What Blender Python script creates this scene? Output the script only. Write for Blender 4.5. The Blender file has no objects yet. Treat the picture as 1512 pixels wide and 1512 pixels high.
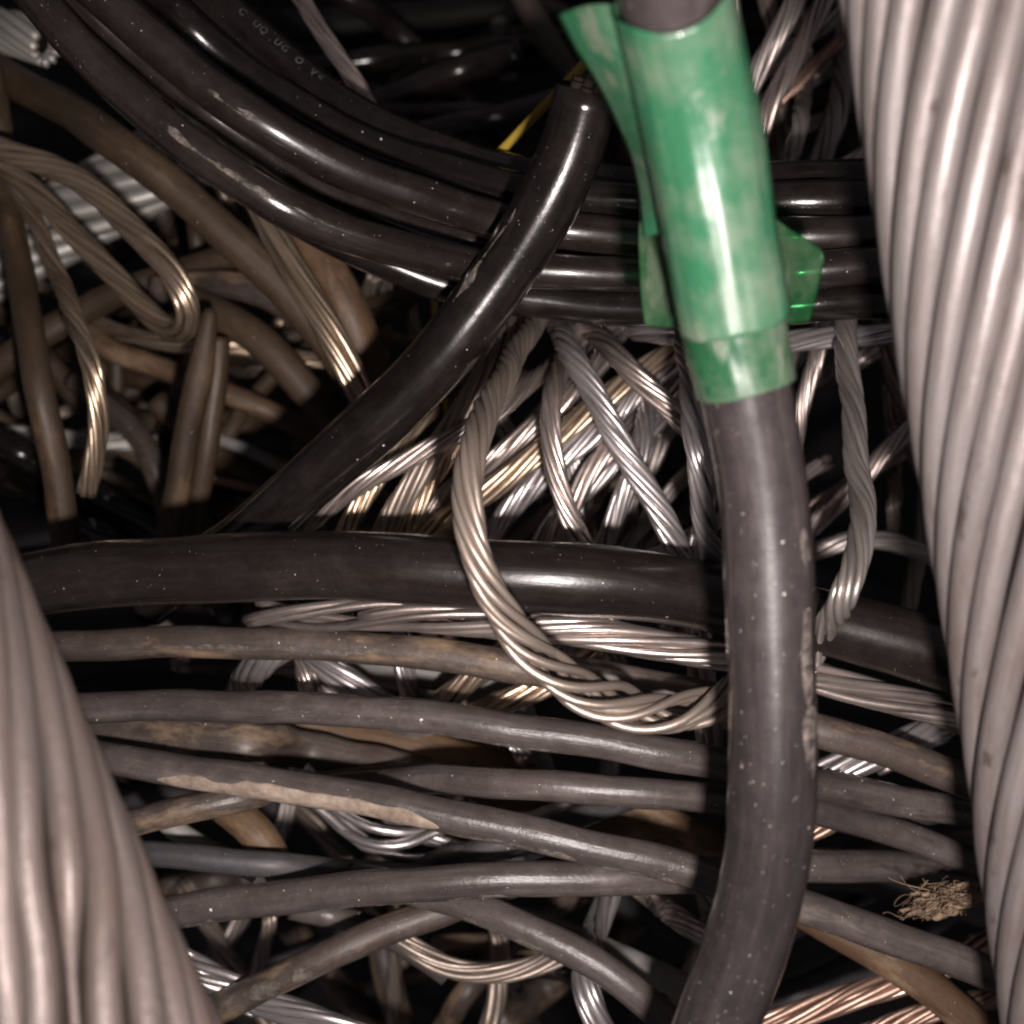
import bpy, math, random
import numpy as np

# ------------------------------------------------------------------ camera, light, exposure
SC = bpy.context.scene
S = 0.4             # metres per layout unit
F = 1621.0          # focal length in photo pixels (photo 1512 wide)
CAM_Z = 0.50        # lens height above the bin floor (metres)
cam_data = bpy.data.cameras.new("camera")
cam = bpy.data.objects.new("camera", cam_data)
SC.collection.objects.link(cam)
SC.camera = cam
cam.location = (0, 0, CAM_Z)          # looks straight down into the pile
cam_data.sensor_width = 36.0
cam_data.lens = 36.0 * F / 1512.0
cam_data.clip_start = 0.005
cam_data.clip_end = 20.0
cam_data.dof.use_dof = True
cam_data.dof.focus_distance = 0.365 * S
cam_data.dof.aperture_fstop = 38.6 / 1.75

world = bpy.data.worlds.new("World")
SC.world = world
world.use_nodes = True
world.node_tree.nodes["Background"].inputs[0].default_value = (1.0, 0.88, 0.97, 1)
world.node_tree.nodes["Background"].inputs[1].default_value = 0.075

fl = bpy.data.lights.new("phone_flash", 'POINT')
fl.energy = 1.8
fl.color = (1.0, 0.90, 0.865)
fl.shadow_soft_size = 0.0032
flash = bpy.data.objects.new("phone_flash", fl)
flash.location = (0.026 * S, -0.046 * S, CAM_Z + 0.002)
SC.collection.objects.link(flash)

vs = SC.view_settings
vs.view_transform = 'Standard'
vs.look = 'None'
vs.exposure = 0.0
vs.gamma = 1.0
vs.use_curve_mapping = False
SC.cycles.filter_width = 2.2

rng = np.random.RandomState(7)
COL = SC.collection

# ------------------------------------------------------------------ materials
MATS = {}


def nt_new(name):
    m = bpy.data.materials.new(name)
    m.use_nodes = True
    nt = m.node_tree
    for n in list(nt.nodes):
        nt.nodes.remove(n)
    out = nt.nodes.new("ShaderNodeOutputMaterial")
    bs = nt.nodes.new("ShaderNodeBsdfPrincipled")
    nt.links.new(bs.outputs[0], out.inputs[0])
    return m, nt, bs, out


class G:
    """small helper for node graphs"""

    def __init__(self, nt):
        self.nt = nt

    def n(self, t, **kw):
        x = self.nt.nodes.new(t)
        for k, v in kw.items():
            setattr(x, k, v)
        return x

    def l(self, a, b):
        self.nt.links.new(a, b)

    def coords(self, kind="UV", scale=(1, 1, 1)):
        tc = self.n("ShaderNodeTexCoord")
        oi = self.n("ShaderNodeObjectInfo")
        mul = self.n("ShaderNodeMath", operation='MULTIPLY')
        self.l(oi.outputs["Random"], mul.inputs[0])
        mul.inputs[1].default_value = 3.7
        add = self.n("ShaderNodeVectorMath", operation='ADD')
        self.l(tc.outputs[kind], add.inputs[0])
        self.l(mul.outputs[0], add.inputs[1])
        mp = self.n("ShaderNodeMapping")
        self.l(add.outputs[0], mp.inputs[0])
        mp.inputs["Scale"].default_value = scale
        return mp.outputs[0]

    def noise(self, vec, scale, detail=5, rough=0.6):
        x = self.n("ShaderNodeTexNoise")
        self.l(vec, x.inputs["Vector"])
        x.inputs["Scale"].default_value = scale
        x.inputs["Detail"].default_value = detail
        x.inputs["Roughness"].default_value = rough
        return x.outputs[0]

    def ramp(self, f, a, b, lo=0.0, hi=1.0):
        x = self.n("ShaderNodeMapRange")
        self.l(f, x.inputs["Value"])
        x.inputs["From Min"].default_value = a
        x.inputs["From Max"].default_value = b
        x.inputs["To Min"].default_value = lo
        x.inputs["To Max"].default_value = hi
        return x.outputs[0]

    def mix(self, fac, c1, c2):
        x = self.n("ShaderNodeMix", data_type='RGBA')
        for s, v in ((x.inputs[0], fac), (x.inputs[6], c1), (x.inputs[7], c2)):
            if isinstance(v, (int, float)):
                s.default_value = v
            elif isinstance(v, tuple):
                s.default_value = (v[0], v[1], v[2], 1)
            else:
                self.l(v, s)
        return x.outputs[2]

    def math(self, op, a, b):
        x = self.n("ShaderNodeMath", operation=op)
        for s, v in ((x.inputs[0], a), (x.inputs[1], b)):
            if isinstance(v, (int, float)):
                s.default_value = v
            else:
                self.l(v, s)
        return x.outputs[0]


def sheath_mat(name, base, rough, dust=0.3, dust_col=(0.20, 0.17, 0.155), speck=0.8,
               stain=0.0, stain_col=(0.30, 0.21, 0.13), bump=0.25, spec=0.5, dark=0.5, coat=0.0):
    m, nt, bs, out = nt_new(name)
    g = G(nt)
    uv = g.coords("UV")
    streak = g.coords("UV", (0.07, 1, 1))
    big = g.ramp(g.noise(g.coords("UV", (0.4, 1, 1)), 70, 5, 0.65), 0.35, 0.68)
    haze = g.ramp(g.noise(uv, 260, 8, 0.75), 0.42, 0.74)
    haze = g.math('MULTIPLY', haze, g.ramp(big, 0, 1, 0.25, 1.3))
    c = g.mix(big, tuple(x * 0.62 for x in base), tuple(x * 1.15 for x in base))
    c = g.mix(g.math('MULTIPLY', haze, dust), c, dust_col)
    st = g.ramp(g.noise(streak, 900, 6, 0.65), 0.50, 0.80)
    c = g.mix(g.math('MULTIPLY', st, dust * 0.8), c, dust_col)
    dk = g.ramp(g.noise(streak, 420, 5, 0.7), 0.56, 0.72)
    c = g.mix(g.math('MULTIPLY', dk, dark), c, (base[0] * .35, base[1] * .33, base[2] * .33))
    ln = g.ramp(g.noise(g.coords("UV", (0.035, 1, 1)), 2300, 4, 0.7), 0.64, 0.74)
    ln = g.math('MULTIPLY', ln, g.ramp(g.noise(uv, 230, 3), 0.45, 0.6))
    c = g.mix(g.math('MULTIPLY', ln, min(1.0, dust * 1.3)), c, tuple(x * 1.3 for x in dust_col))
    if coat > 0:
        bs.inputs["Coat Weight"].default_value = coat
        bs.inputs["Coat Roughness"].default_value = 0.10
    if stain > 0:
        sm = g.ramp(g.noise(g.coords("UV", (0.35, 1, 1)), 110, 6, 0.68), 0.60 - 0.16 * stain, 0.74 - 0.16 * stain)
        c = g.mix(g.math('MULTIPLY', sm, 0.75), c, stain_col)
    nz = g.n("ShaderNodeTexNoise")
    g.l(uv, nz.inputs["Vector"])
    nz.inputs["Scale"].default_value = 1800
    wv = g.n("ShaderNodeVectorMath", operation='SCALE')
    g.l(nz.outputs["Color"], wv.inputs[0])
    wv.inputs["Scale"].default_value = 0.0007
    wa = g.n("ShaderNodeVectorMath", operation='ADD')
    g.l(uv, wa.inputs[0])
    g.l(wv.outputs[0], wa.inputs[1])
    sp = None
    for sc_, dens in ((700, 0.035), (1500, 0.07), (3200, 0.11)):
        vo = g.n("ShaderNodeTexVoronoi")
        g.l(wa.outputs[0], vo.inputs["Vector"])
        vo.inputs["Scale"].default_value = sc_
        sepc = g.n("ShaderNodeSeparateColor")
        g.l(vo.outputs["Color"], sepc.inputs[0])
        size = g.ramp(g.math('POWER', sepc.outputs[1], 2.0), 0, 1, 0.05, 0.17)
        k_ = g.math('LESS_THAN', vo.outputs["Distance"], size)
        k_ = g.math('MULTIPLY', k_, g.math('GREATER_THAN', sepc.outputs[0], 1.0 - dens * speck))
        sp = k_ if sp is None else g.math('MAXIMUM', sp, k_)
    sp = g.math('MULTIPLY', sp, g.math('GREATER_THAN', g.noise(uv, 90, 4, 0.7), 0.46))
    grain = g.ramp(g.noise(uv, 2600, 4, 0.8), 0.55, 0.8)
    c = g.mix(g.math('MULTIPLY', grain, dust * 0.7), c, dust_col)
    c = g.mix(sp, c, (0.72, 0.66, 0.63))
    g.l(c, bs.inputs["Base Color"])
    r = g.ramp(g.noise(streak, 300, 4), 0.3, 0.75, rough * 0.75, min(1, rough * 1.45))
    r = g.math('ADD', r, g.math('MULTIPLY', haze, 0.07))
    g.l(r, bs.inputs["Roughness"])
    bs.inputs["Specular IOR Level"].default_value = spec
    h1 = g.noise(uv, 700, 6, 0.7)
    h2 = g.noise(streak, 1500, 3, 0.6)
    h = g.math('ADD', h1, g.math('MULTIPLY', h2, 0.8))
    h = g.math('ADD', h, g.math('MULTIPLY', sp, 1.2))
    bp = g.n("ShaderNodeBump")
    bp.inputs["Strength"].default_value = bump
    bp.inputs["Distance"].default_value = 0.0003
    g.l(h, bp.inputs["Height"])
    g.l(bp.outputs[0], bs.inputs["Normal"])
    MATS[name] = m
    return m


def metal_mat(name, base, rough, metallic=1.0, grime=0.5, grime_col=(0.10, 0.075, 0.06), bump=0.25, var=0.35, spots=0.0):
    m, nt, bs, out = nt_new(name)
    g = G(nt)
    uv = g.coords("UV")
    streak = g.coords("UV", (0.06, 1, 1))
    oi = g.n("ShaderNodeObjectInfo")
    v = g.ramp(oi.outputs["Random"], 0, 1, 1 - var, 1.0)
    hs = g.n("ShaderNodeHueSaturation")
    hs.inputs["Color"].default_value = (*base, 1)
    g.l(v, hs.inputs["Value"])
    gm = g.ramp(g.noise(g.coords("UV", (0.3, 1, 1)), 170, 8, 0.75), 0.42, 0.66)
    c = g.mix(g.math('MULTIPLY', gm, grime), hs.outputs[0], grime_col)
    st = g.ramp(g.noise(streak, 1600, 4, 0.6), 0.45, 0.75)
    c = g.mix(g.math('MULTIPLY', st, grime * 0.6), c, grime_col)
    if spots > 0:
        sm = g.ramp(g.noise(g.coords("UV", (0.5, 1, 1)), 190, 5, 0.6), 0.60, 0.66)
        c = g.mix(g.math('MULTIPLY', sm, spots), c, tuple(x * 0.6 for x in grime_col))
    g.l(c, bs.inputs["Base Color"])
    g.l(g.ramp(g.noise(streak, 900, 4), 0.3, 0.7, rough * 0.8, rough * 1.35), bs.inputs["Roughness"])
    mt = g.math('SUBTRACT', metallic, g.math('MULTIPLY', gm, grime * 0.6 * metallic))
    g.l(mt, bs.inputs["Metallic"])
    h = g.math('ADD', g.noise(streak, 2600, 3), g.math('MULTIPLY', g.noise(uv, 900, 5, 0.7), 0.7))
    bp = g.n("ShaderNodeBump")
    bp.inputs["Strength"].default_value = bump
    bp.inputs["Distance"].default_value = 0.0002
    g.l(h, bp.inputs["Height"])
    g.l(bp.outputs[0], bs.inputs["Normal"])
    MATS[name] = m
    return m


sheath_mat("black_gloss", (0.0075, 0.0055, 0.0052), 0.17, dust=0.05, speck=0.5, bump=0.10, dark=0.3)
sheath_mat("black_dusty", (0.0115, 0.0080, 0.0070), 0.25, dust=0.06, speck=0.7, bump=0.14, dark=0.3, coat=0.35)
sheath_mat("black_matt", (0.007, 0.006, 0.006), 0.6, dust=0.05, speck=0.1, spec=0.25)
sheath_mat("taped_black", (0.026, 0.021, 0.022), 0.28, dust=0.19, dust_col=(0.15, 0.125, 0.115), speck=1.2, bump=0.12, dark=0.35, coat=0.6)
sheath_mat("grey_rubber", (0.068, 0.055, 0.051), 0.27, dust=0.42, dust_col=(0.19, 0.165, 0.155), speck=1.3, stain=0.12, stain_col=(0.20, 0.165, 0.14), bump=0.35)
sheath_mat("brown_rubber", (0.056, 0.041, 0.034), 0.42, dust=0.30, speck=0.8, stain=0.5, bump=0.3)
sheath_mat("blue_grey_rubber", (0.052, 0.050, 0.055), 0.45, dust=0.25, speck=0.7, bump=0.3)
sheath_mat("tan_sheath", (0.095, 0.054, 0.029), 0.52, dust=0.40, dust_col=(0.20, 0.125, 0.07), speck=0.4, stain=0.35, bump=0.35)
sheath_mat("ochre_sheath", (0.044, 0.027, 0.015), 0.55, dust=0.40, dust_col=(0.10, 0.065, 0.038), speck=0.3, stain=0.15, stain_col=(0.14, 0.085, 0.045), bump=0.35)
sheath_mat("pale_grey_sheath", (0.22, 0.21, 0.20), 0.5, dust=0.3, dust_col=(0.35, 0.33, 0.3), speck=0.3)
sheath_mat("yellow_sheath", (0.50, 0.35, 0.05), 0.4, dust=0.2, dust_col=(0.25, 0.17, 0.05), speck=0.3)
metal_mat("aluminium", (0.74, 0.70, 0.70), 0.32, 0.92, grime=0.5, grime_col=(0.16, 0.125, 0.115))
metal_mat("brown_wire", (0.42, 0.35, 0.30), 0.40, 0.75, grime=0.6, grime_col=(0.11, 0.08, 0.06))
metal_mat("aluminium_dull", (0.56, 0.51, 0.48), 0.38, 0.85, grime=0.55, grime_col=(0.15, 0.115, 0.095))
metal_mat("bronze_wire", (0.68, 0.54, 0.40), 0.30, 0.95, grime=0.5, grime_col=(0.13, 0.085, 0.05))
metal_mat("rose_wire", (0.74, 0.64, 0.59), 0.29, 0.95, grime=0.45, grime_col=(0.13, 0.09, 0.075))
metal_mat("copper_wire", (0.50, 0.34, 0.27), 0.38, 0.9, grime=0.6, grime_col=(0.12, 0.06, 0.04))
metal_mat("oxidised_aluminium", (0.195, 0.176, 0.172), 0.46, 0.40, grime=0.85, grime_col=(0.085, 0.060, 0.052), bump=0.4, var=0.22, spots=0.8)
metal_mat("tarnished_aluminium", (0.118, 0.097, 0.090), 0.44, 0.42, grime=0.85, grime_col=(0.065, 0.045, 0.038), bump=0.6, var=0.25, spots=0.7)
metal_mat("dark_core", (0.018, 0.013, 0.011), 0.9, 0.0, grime=0.7, grime_col=(0.01, 0.008, 0.006), var=0.1)  # near-black matt colour for thick conductor cores and cut strand tips
[n for n in MATS["dark_core"].node_tree.nodes if n.type == "BSDF_PRINCIPLED"][0].inputs["Specular IOR Level"].default_value = 0.08
metal_mat("pale_aluminium", (0.50, 0.49, 0.46), 0.45, 0.5, grime=0.5, grime_col=(0.20, 0.17, 0.14))


def crust_mat(name, c1, c2):
    m, nt, bs, out = nt_new(name)
    g = G(nt)
    uv = g.coords("Object")
    n1 = g.ramp(g.noise(uv, 420, 7, 0.7), 0.35, 0.68)
    c = g.mix(n1, c1, c2)
    g.l(c, bs.inputs["Base Color"])
    bs.inputs["Roughness"].default_value = 0.9
    bp = g.n("ShaderNodeBump")
    bp.inputs["Strength"].default_value = 0.6
    bp.inputs["Distance"].default_value = 0.0004
    g.l(g.noise(uv, 1500, 7, 0.75), bp.inputs["Height"])
    g.l(bp.outputs[0], bs.inputs["Normal"])
    MATS[name] = m


crust_mat("dried_mud", (0.36, 0.29, 0.235), (0.17, 0.125, 0.09))
crust_mat("pale_dust", (0.20, 0.17, 0.145), (0.10, 0.085, 0.075))
def patchy(name):
    m = MATS[name]
    nt = m.node_tree
    g = G(nt)
    out = [n for n in nt.nodes if n.type == 'OUTPUT_MATERIAL'][0]
    bs = [n for n in nt.nodes if n.type == 'BSDF_PRINCIPLED'][0]
    tr = g.n("ShaderNodeBsdfTransparent")
    mx = g.n("ShaderNodeMixShader")
    g.l(g.ramp(g.noise(g.coords("Object"), 700, 8, 0.75), 0.40, 0.62), mx.inputs[0])
    g.l(tr.outputs[0], mx.inputs[1])
    g.l(bs.outputs[0], mx.inputs[2])
    g.l(mx.outputs[0], out.inputs[0])


patchy("pale_dust")
crust_mat("tan_fibre", (0.27, 0.185, 0.12), (0.13, 0.085, 0.055))
crust_mat("bin_bottom", (0.010, 0.008, 0.009), (0.004, 0.0035, 0.004))
crust_mat("letter_print", (0.10, 0.095, 0.095), (0.03, 0.028, 0.028))


def tape_mat(name, base, see):
    m, nt, bs, out = nt_new(name)
    g = G(nt)
    uv = g.coords("Object")
    stre = g.coords("Object", (1, 0.25, 1))
    d1 = g.ramp(g.noise(uv, 140, 6, 0.62), 0.42, 0.70)
    d2 = g.ramp(g.noise(stre, 260, 5, 0.65), 0.54, 0.66)
    d = g.math('MAXIMUM', g.math('ADD', g.math('MULTIPLY', d1, 0.62), 0.04), g.math('MULTIPLY', d2, 0.75))
    c = g.mix(d, base, (0.165, 0.185, 0.140))
    g.l(c, bs.inputs["Base Color"])
    g.l(g.ramp(d, 0, 0.6, 0.25, 0.5), bs.inputs["Roughness"])
    bs.inputs["Specular IOR Level"].default_value = 0.6
    bs.inputs["Coat Weight"].default_value = 0.6
    bs.inputs["Coat Roughness"].default_value = 0.14
    bp = g.n("ShaderNodeBump")
    bp.inputs["Strength"].default_value = 0.07
    bp.inputs["Distance"].default_value = 0.0005
    g.l(g.noise(uv, 260, 3), bp.inputs["Height"])
    g.l(bp.outputs[0], bs.inputs["Normal"])
    tr = g.n("ShaderNodeBsdfTransparent")
    tr.inputs[0].default_value = (0.35, 0.85, 0.5, 1)
    mx = g.n("ShaderNodeMixShader")
    mx.inputs[0].default_value = see
    g.l(bs.outputs[0], mx.inputs[1])
    g.l(tr.outputs[0], mx.inputs[2])
    g.l(mx.outputs[0], out.inputs[0])
    MATS[name] = m


tape_mat("green_film", (0.020, 0.118, 0.056), 0.16)
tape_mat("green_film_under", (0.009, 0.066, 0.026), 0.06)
tape_mat("green_film_thin", (0.008, 0.070, 0.022), 0.45)

# ------------------------------------------------------------------ geometry helpers


def P3(x, y, d):
    """a point of the layout (photo direction, distance d) in world metres"""
    x = np.asarray(x, float); y = np.asarray(y, float); d = np.asarray(d, float)
    return np.stack([(x - 756) / F * d * S, -(y - 756) / F * d * S, CAM_Z - d * S], -1)


def catmull(pts, n):
    p = np.asarray(pts, float)
    seg = np.linalg.norm(np.diff(p[:, :2], axis=0), axis=1)
    t = np.concatenate([[0], np.cumsum(np.sqrt(seg + 1e-6))])
    L = np.concatenate([[0], np.cumsum(seg)])
    # tangents by finite differences in chord parameter
    m = np.zeros_like(p)
    m[1:-1] = ((p[2:] - p[1:-1]) / (t[2:] - t[1:-1])[:, None] * (t[1:-1] - t[:-2])[:, None]
               + (p[1:-1] - p[:-2]) / (t[1:-1] - t[:-2])[:, None] * (t[2:] - t[1:-1])[:, None]) / (t[2:] - t[:-2])[:, None]
    m[0] = (p[1] - p[0]) / (t[1] - t[0]) * 1.0
    m[-1] = (p[-1] - p[-2]) / (t[-1] - t[-2])
    Lq = np.linspace(0, L[-1], n)
    tq = np.interp(Lq, L, t)
    k = np.clip(np.searchsorted(t, tq, side='right') - 1, 0, len(t) - 2)
    h = (t[k + 1] - t[k])[:, None]
    u = ((tq - t[k])[:, None]) / h
    return ((2 * u**3 - 3 * u**2 + 1) * p[k] + (u**3 - 2 * u**2 + u) * h * m[k]
            + (-2 * u**3 + 3 * u**2) * p[k + 1] + (u**3 - u**2) * h * m[k + 1])


def gsm(a, sig):
    """gaussian smoothing along axis 0 with held ends"""
    if sig <= 0:
        return a
    k = int(3 * sig) + 1
    w = np.exp(-0.5 * (np.arange(-k, k + 1) / sig) ** 2)
    w /= w.sum()
    a2 = a if a.ndim == 2 else a[:, None]
    lo = 2 * a2[0] - a2[1:k + 1][::-1] if len(a2) > k else np.repeat(a2[:1], k, 0)
    hi = 2 * a2[-1] - a2[-k - 1:-1][::-1] if len(a2) > k else np.repeat(a2[-1:], k, 0)
    e = np.concatenate([lo, a2, hi])
    r = np.stack([np.convolve(e[:, i], w, 'valid') for i in range(a2.shape[1])], 1)
    return r if a.ndim == 2 else r[:, 0]


def wobble(s, amp, wl, seed):
    r = np.random.RandomState(seed)
    out = np.zeros_like(s)
    for k in range(4):
        f = 2 * math.pi / (wl * (0.55 + 0.5 * k * r.rand() + 0.3 * k))
        out += amp / (1 + k * .6) * np.sin(f * s + r.rand() * 6.28)
    return out


def resample(p, step):
    seg = np.linalg.norm(np.diff(p, axis=0), axis=1)
    L = np.concatenate([[0], np.cumsum(seg)])
    n = max(8, int(L[-1] / step) + 1)
    q = np.linspace(0, L[-1], n)
    r = np.stack([np.interp(q, L, p[:, i]) for i in range(3)], 1)
    r = gsm(r, 2.0 * max(1.0, (L[-1] / len(p)) / (L[-1] / n) * 0.5))
    return r, q


def frame(p):
    T = np.gradient(p, axis=0)
    T /= np.linalg.norm(T, axis=1)[:, None] + 1e-12
    U = np.array([0, 0, 1.0])[None] - T * T[:, 2:3]
    U /= np.linalg.norm(U, axis=1)[:, None] + 1e-12
    W = np.cross(T, U)
    return T, U, W


def tube_arrays(p, r, sides):
    n = len(p)
    r = np.broadcast_to(np.asarray(r, float), (n,))
    T, U, W = frame(p)
    th = np.linspace(0, 2 * math.pi, sides, endpoint=False)
    ph = th - math.pi
    v = (p[:, None] + r[:, None, None] * (np.cos(ph)[None, :, None] * U[:, None] + np.sin(ph)[None, :, None] * W[:, None]))
    return v.reshape(-1, 3), n, sides, r


def mesh_obj(name, verts, faces, uvs, mat, parent=None, smooth=True):
    me = bpy.data.meshes.new(name)
    me.from_pydata([tuple(x) for x in verts], [], faces)
    if uvs is not None:
        ul = me.uv_layers.new(name="UVMap")
        ul.data.foreach_set("uv", np.asarray(uvs, np.float32).ravel())
    me.polygons.foreach_set("use_smooth", [smooth] * len(me.polygons))
    me.materials.append(MATS[mat])
    me.update()
    o = bpy.data.objects.new(name, me)
    COL.objects.link(o)
    if parent is not None:
        o.parent = parent
        o.matrix_parent_inverse = parent.matrix_world.inverted()
    return o


def tube(name, p, r, sides, mat, parent=None, cap=True):
    v, n, sd, rr = tube_arrays(p, r, sides)
    s = np.concatenate([[0], np.cumsum(np.linalg.norm(np.diff(p, axis=0), axis=1))])
    faces, uvs = [], []
    circ = 2 * math.pi * float(np.mean(rr))
    for i in range(n - 1):
        for j in range(sd):
            j2 = (j + 1) % sd
            faces.append((i * sd + j, (i + 1) * sd + j, (i + 1) * sd + j2, i * sd + j2))
            a, b = j / sd * circ, (j + 1) / sd * circ
            uvs += [(s[i], a), (s[i + 1], a), (s[i + 1], b), (s[i], b)]
    if cap:
        faces.append(tuple(range(sd)))
        uvs += [(s[0] + .002 * math.cos(k), .002 * math.sin(k)) for k in range(sd)]
        faces.append(tuple(range((n - 1) * sd + sd - 1, (n - 1) * sd - 1, -1)))
        uvs += [(s[-1] + .002 * math.cos(k), .002 * math.sin(k)) for k in range(sd)]
    return mesh_obj(name, v, faces, uvs, mat, parent)


def empty(name, loc):
    o = bpy.data.objects.new(name, None)
    o.location = loc
    o.empty_display_size = 0.005
    COL.objects.link(o)
    bpy.context.view_layer.update()
    return o


def tag(o, label, cat, group=None):
    o["label"] = label
    o["category"] = cat
    if group:
        o["group"] = group


# ------------------------------------------------------------------ the setting: the bottom of the scrap bin
fl_n = 24
fx = np.linspace(-1.5, 1.5, fl_n)
fv = [(a, b, 0.0) for b in fx for a in fx]
ff = [(j * fl_n + i, j * fl_n + i + 1, (j + 1) * fl_n + i + 1, (j + 1) * fl_n + i) for j in range(fl_n - 1) for i in range(fl_n - 1)]
floor = mesh_obj("bin_floor", fv, ff, None, "bin_bottom")
floor["kind"] = "structure"

# ------------------------------------------------------------------ the layout, front to back
CABLES = []


def C(key, kind, mat, w, pts, label, d=None, group=None, **o):
    pts = [(a[0], a[1], a[2] if len(a) > 2 else d) for a in pts]
    if not o.get('fill'):
        for end in (0, 1):
            e, f = (pts[0], pts[1]) if end == 0 else (pts[-1], pts[-2])
            if -10 < e[0] < 1522 and -10 < e[1] < 1522:
                continue
            ux, uy = e[0] - f[0], e[1] - f[1]
            ul = math.hypot(ux, uy)
            more = [(e[0] + ux / ul * t, e[1] + uy / ul * t, e[2] + 0.05 * (t / 350.0) ** 1.5) for t in (350, 700)]
            pts = more[::-1] + pts if end == 0 else pts + more
    CABLES.append(dict(key=key, kind=kind, mat=mat, w=w, pts=pts, label=label, group=group, **o))


# kind: 'big' = thick stranded conductor, 'twist' = thin twisted wire, 'tube' = sheathed cable
C('A', 'big', 'oxidised_aluminium', 330, [(1375, -260, .232), (1418, 0, .24), (1440, 200, .247), (1474, 450, .257), (1512, 700, .267), (1550, 950, .276), (1582, 1200, .284), (1610, 1420, .29), (1640, 1640, .295)],
  "thick bare stranded aluminium conductor running past the fibre tuft", wd=.24, n=17, lay=1)
C('B', 'big', 'tarnished_aluminium', 345, [(-330, 460, .25), (-190, 760, .245), (-100, 985, .241), (-2, 1225, .237), (72, 1400, .234), (145, 1570, .23), (260, 1840, .226)],
  "thick bare stranded aluminium conductor with one wavy strand gaping open", wd=.237, n=18, lay=1, gap=(85, 1430))
C('C', 'tube', 'taped_black', 136, [(955, -330, .19), (975, -130, .212), (992, 0, .228), (1030, 200, .244), (1070, 400, .2565), (1104, 580, .266), (1126, 700, .271), (1137, 850, .276), (1144, 1000, .279), (1140, 1150, .283), (1129, 1250, .286), (1110, 1350, .29), (1082, 1450, .295), (1050, 1540, .30), (990, 1680, .31)],
  "dusty black cable with the green tape wrapped round it", wd=.265)
C('L', 'twist', 'brown_wire', 45, [(850, 350, .53), (826, 410, .495), (798, 465, .455), (768, 512, .412), (738, 565, .372), (714, 612, .342), (700, 660, .325), (693, 710, .318), (696, 780, .314), (712, 850, .314), (745, 915, .318), (790, 968, .322), (850, 1015, .328), (920, 1045, .333), (990, 1052, .337), (1050, 1040, .342), (1110, 1010, .35), (1170, 960, .37)],
  "dull twisted wire looping over the thick glossy black cable, strands splayed at its bend", loose=(0.66, 0.93), skip=(), pitch=17, wd=.325, hi=.0)
C('E', 'tube', 'black_dusty', 106, [(-260, 930, .415), (-60, 884, .40), (50, 864, .392), (200, 845, .383), (400, 835, .373), (600, 838, .366), (800, 852, .361), (1000, 876, .359), (1150, 900, .36), (1300, 938, .364), (1450, 988, .37), (1600, 1045, .38), (1760, 1110, .39)],
  "thick glossy black cable lying across under the looping twisted wire", wd=.361)
C('F', 'twist', 'rose_wire', 46, [(322, 903, 0.4057), (380, 901, 0.3982), (500, 908, 0.3891), (700, 920, 0.3799), (850, 934, 0.374), (1000, 953, 0.374), (1100, 972, 0.376), (1210, 1000, 0.377), (1300, 1026, 0.379), (1420, 1064, 0.382), (1540, 1105, 0.386), (1700, 1160, 0.39)],
  "pale pinkish brown twisted wire lying along the underside of the thick black cable", fray0=True, wd=.376, pitch=30)
C('G1', 'tube', 'brown_rubber', 50, [(-150, 985, 0.4259), (50, 957, 0.4157), (160, 951, 0.4079), (300, 948, 0.4012), (500, 954, 0.3931), (700, 974, 0.3849), (850, 995, 0.379), (1000, 1020, 0.379), (1100, 1045, 0.378), (1210, 1078, 0.376), (1300, 1107, 0.376), (1380, 1135, 0.378), (1520, 1185, 0.384), (1700, 1250, 0.39)],
  "grey brown cable directly under the pale pinkish brown twisted wire", wd=.381)
C('G2', 'tube', 'grey_rubber', 50, [(-150, 1062, 0.4209), (110, 1044, 0.4092), (300, 1042, 0.3992), (500, 1049, 0.3891), (650, 1061, 0.3812), (800, 1082, 0.3753), (950, 1107, 0.374), (1040, 1124, 0.376), (1130, 1143, 0.385), (1250, 1168, 0.4), (1400, 1195, 0.41), (1560, 1222, 0.42)],
  "smooth grey cable passing just below the splayed wire bend", wd=.376)
C('G4', 'tube', 'grey_rubber', 51, [(-120, 1085, 0.4251), (100, 1112, 0.4094), (200, 1128, 0.4008), (350, 1150, 0.3909), (500, 1173, 0.3831), (650, 1201, 0.3762), (800, 1233, 0.3713), (930, 1263, 0.37), (1020, 1288, 0.371), (1170, 1336, 0.373), (1300, 1378, 0.374), (1400, 1414, 0.376), (1520, 1460, 0.38), (1700, 1530, 0.39)],
  "grey cable with a pale crust of dried mud along its side", wd=.372)
C('G3', 'tube', 'grey_rubber', 46, [(480, 1165, .43), (560, 1158, .42), (630, 1152, .405), (700, 1154, .39), (850, 1164, .379), (1045, 1178, .376), (1200, 1197, .378), (1300, 1224, .38), (1400, 1256, .385), (1500, 1296, .395), (1680, 1370, .41)],
  "grey cable with a bright sheen resting just above the muddy cable", wd=.378)
C('G5', 'tube', 'grey_rubber', 52, [(60, 1380, 0.4154), (180, 1360, 0.4073), (265, 1345, 0.4011), (340, 1334, 0.3962), (450, 1319, 0.3904), (600, 1307, 0.3845), (750, 1300, 0.3816), (900, 1297, 0.384), (1020, 1293, 0.392), (1190, 1279, 0.394), (1300, 1279, 0.394), (1400, 1290, 0.398), (1560, 1312, 0.41)],
  "grey cable crossing beneath the muddy cable with chalky scuffs on its lower edge", wd=.379)
C('G10', 'tube', 'grey_rubber', 47, [(520, 1296, 0.43), (590, 1308, 0.42), (650, 1324, 0.412), (710, 1344, 0.404), (765, 1366, 0.398), (850, 1408, 0.393), (920, 1452, 0.39), (985, 1505, 0.39), (1060, 1580, 0.395), (1150, 1680, 0.4)],
  "grey cable curving down from under the chalk scuffed cable", wd=.395)
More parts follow.
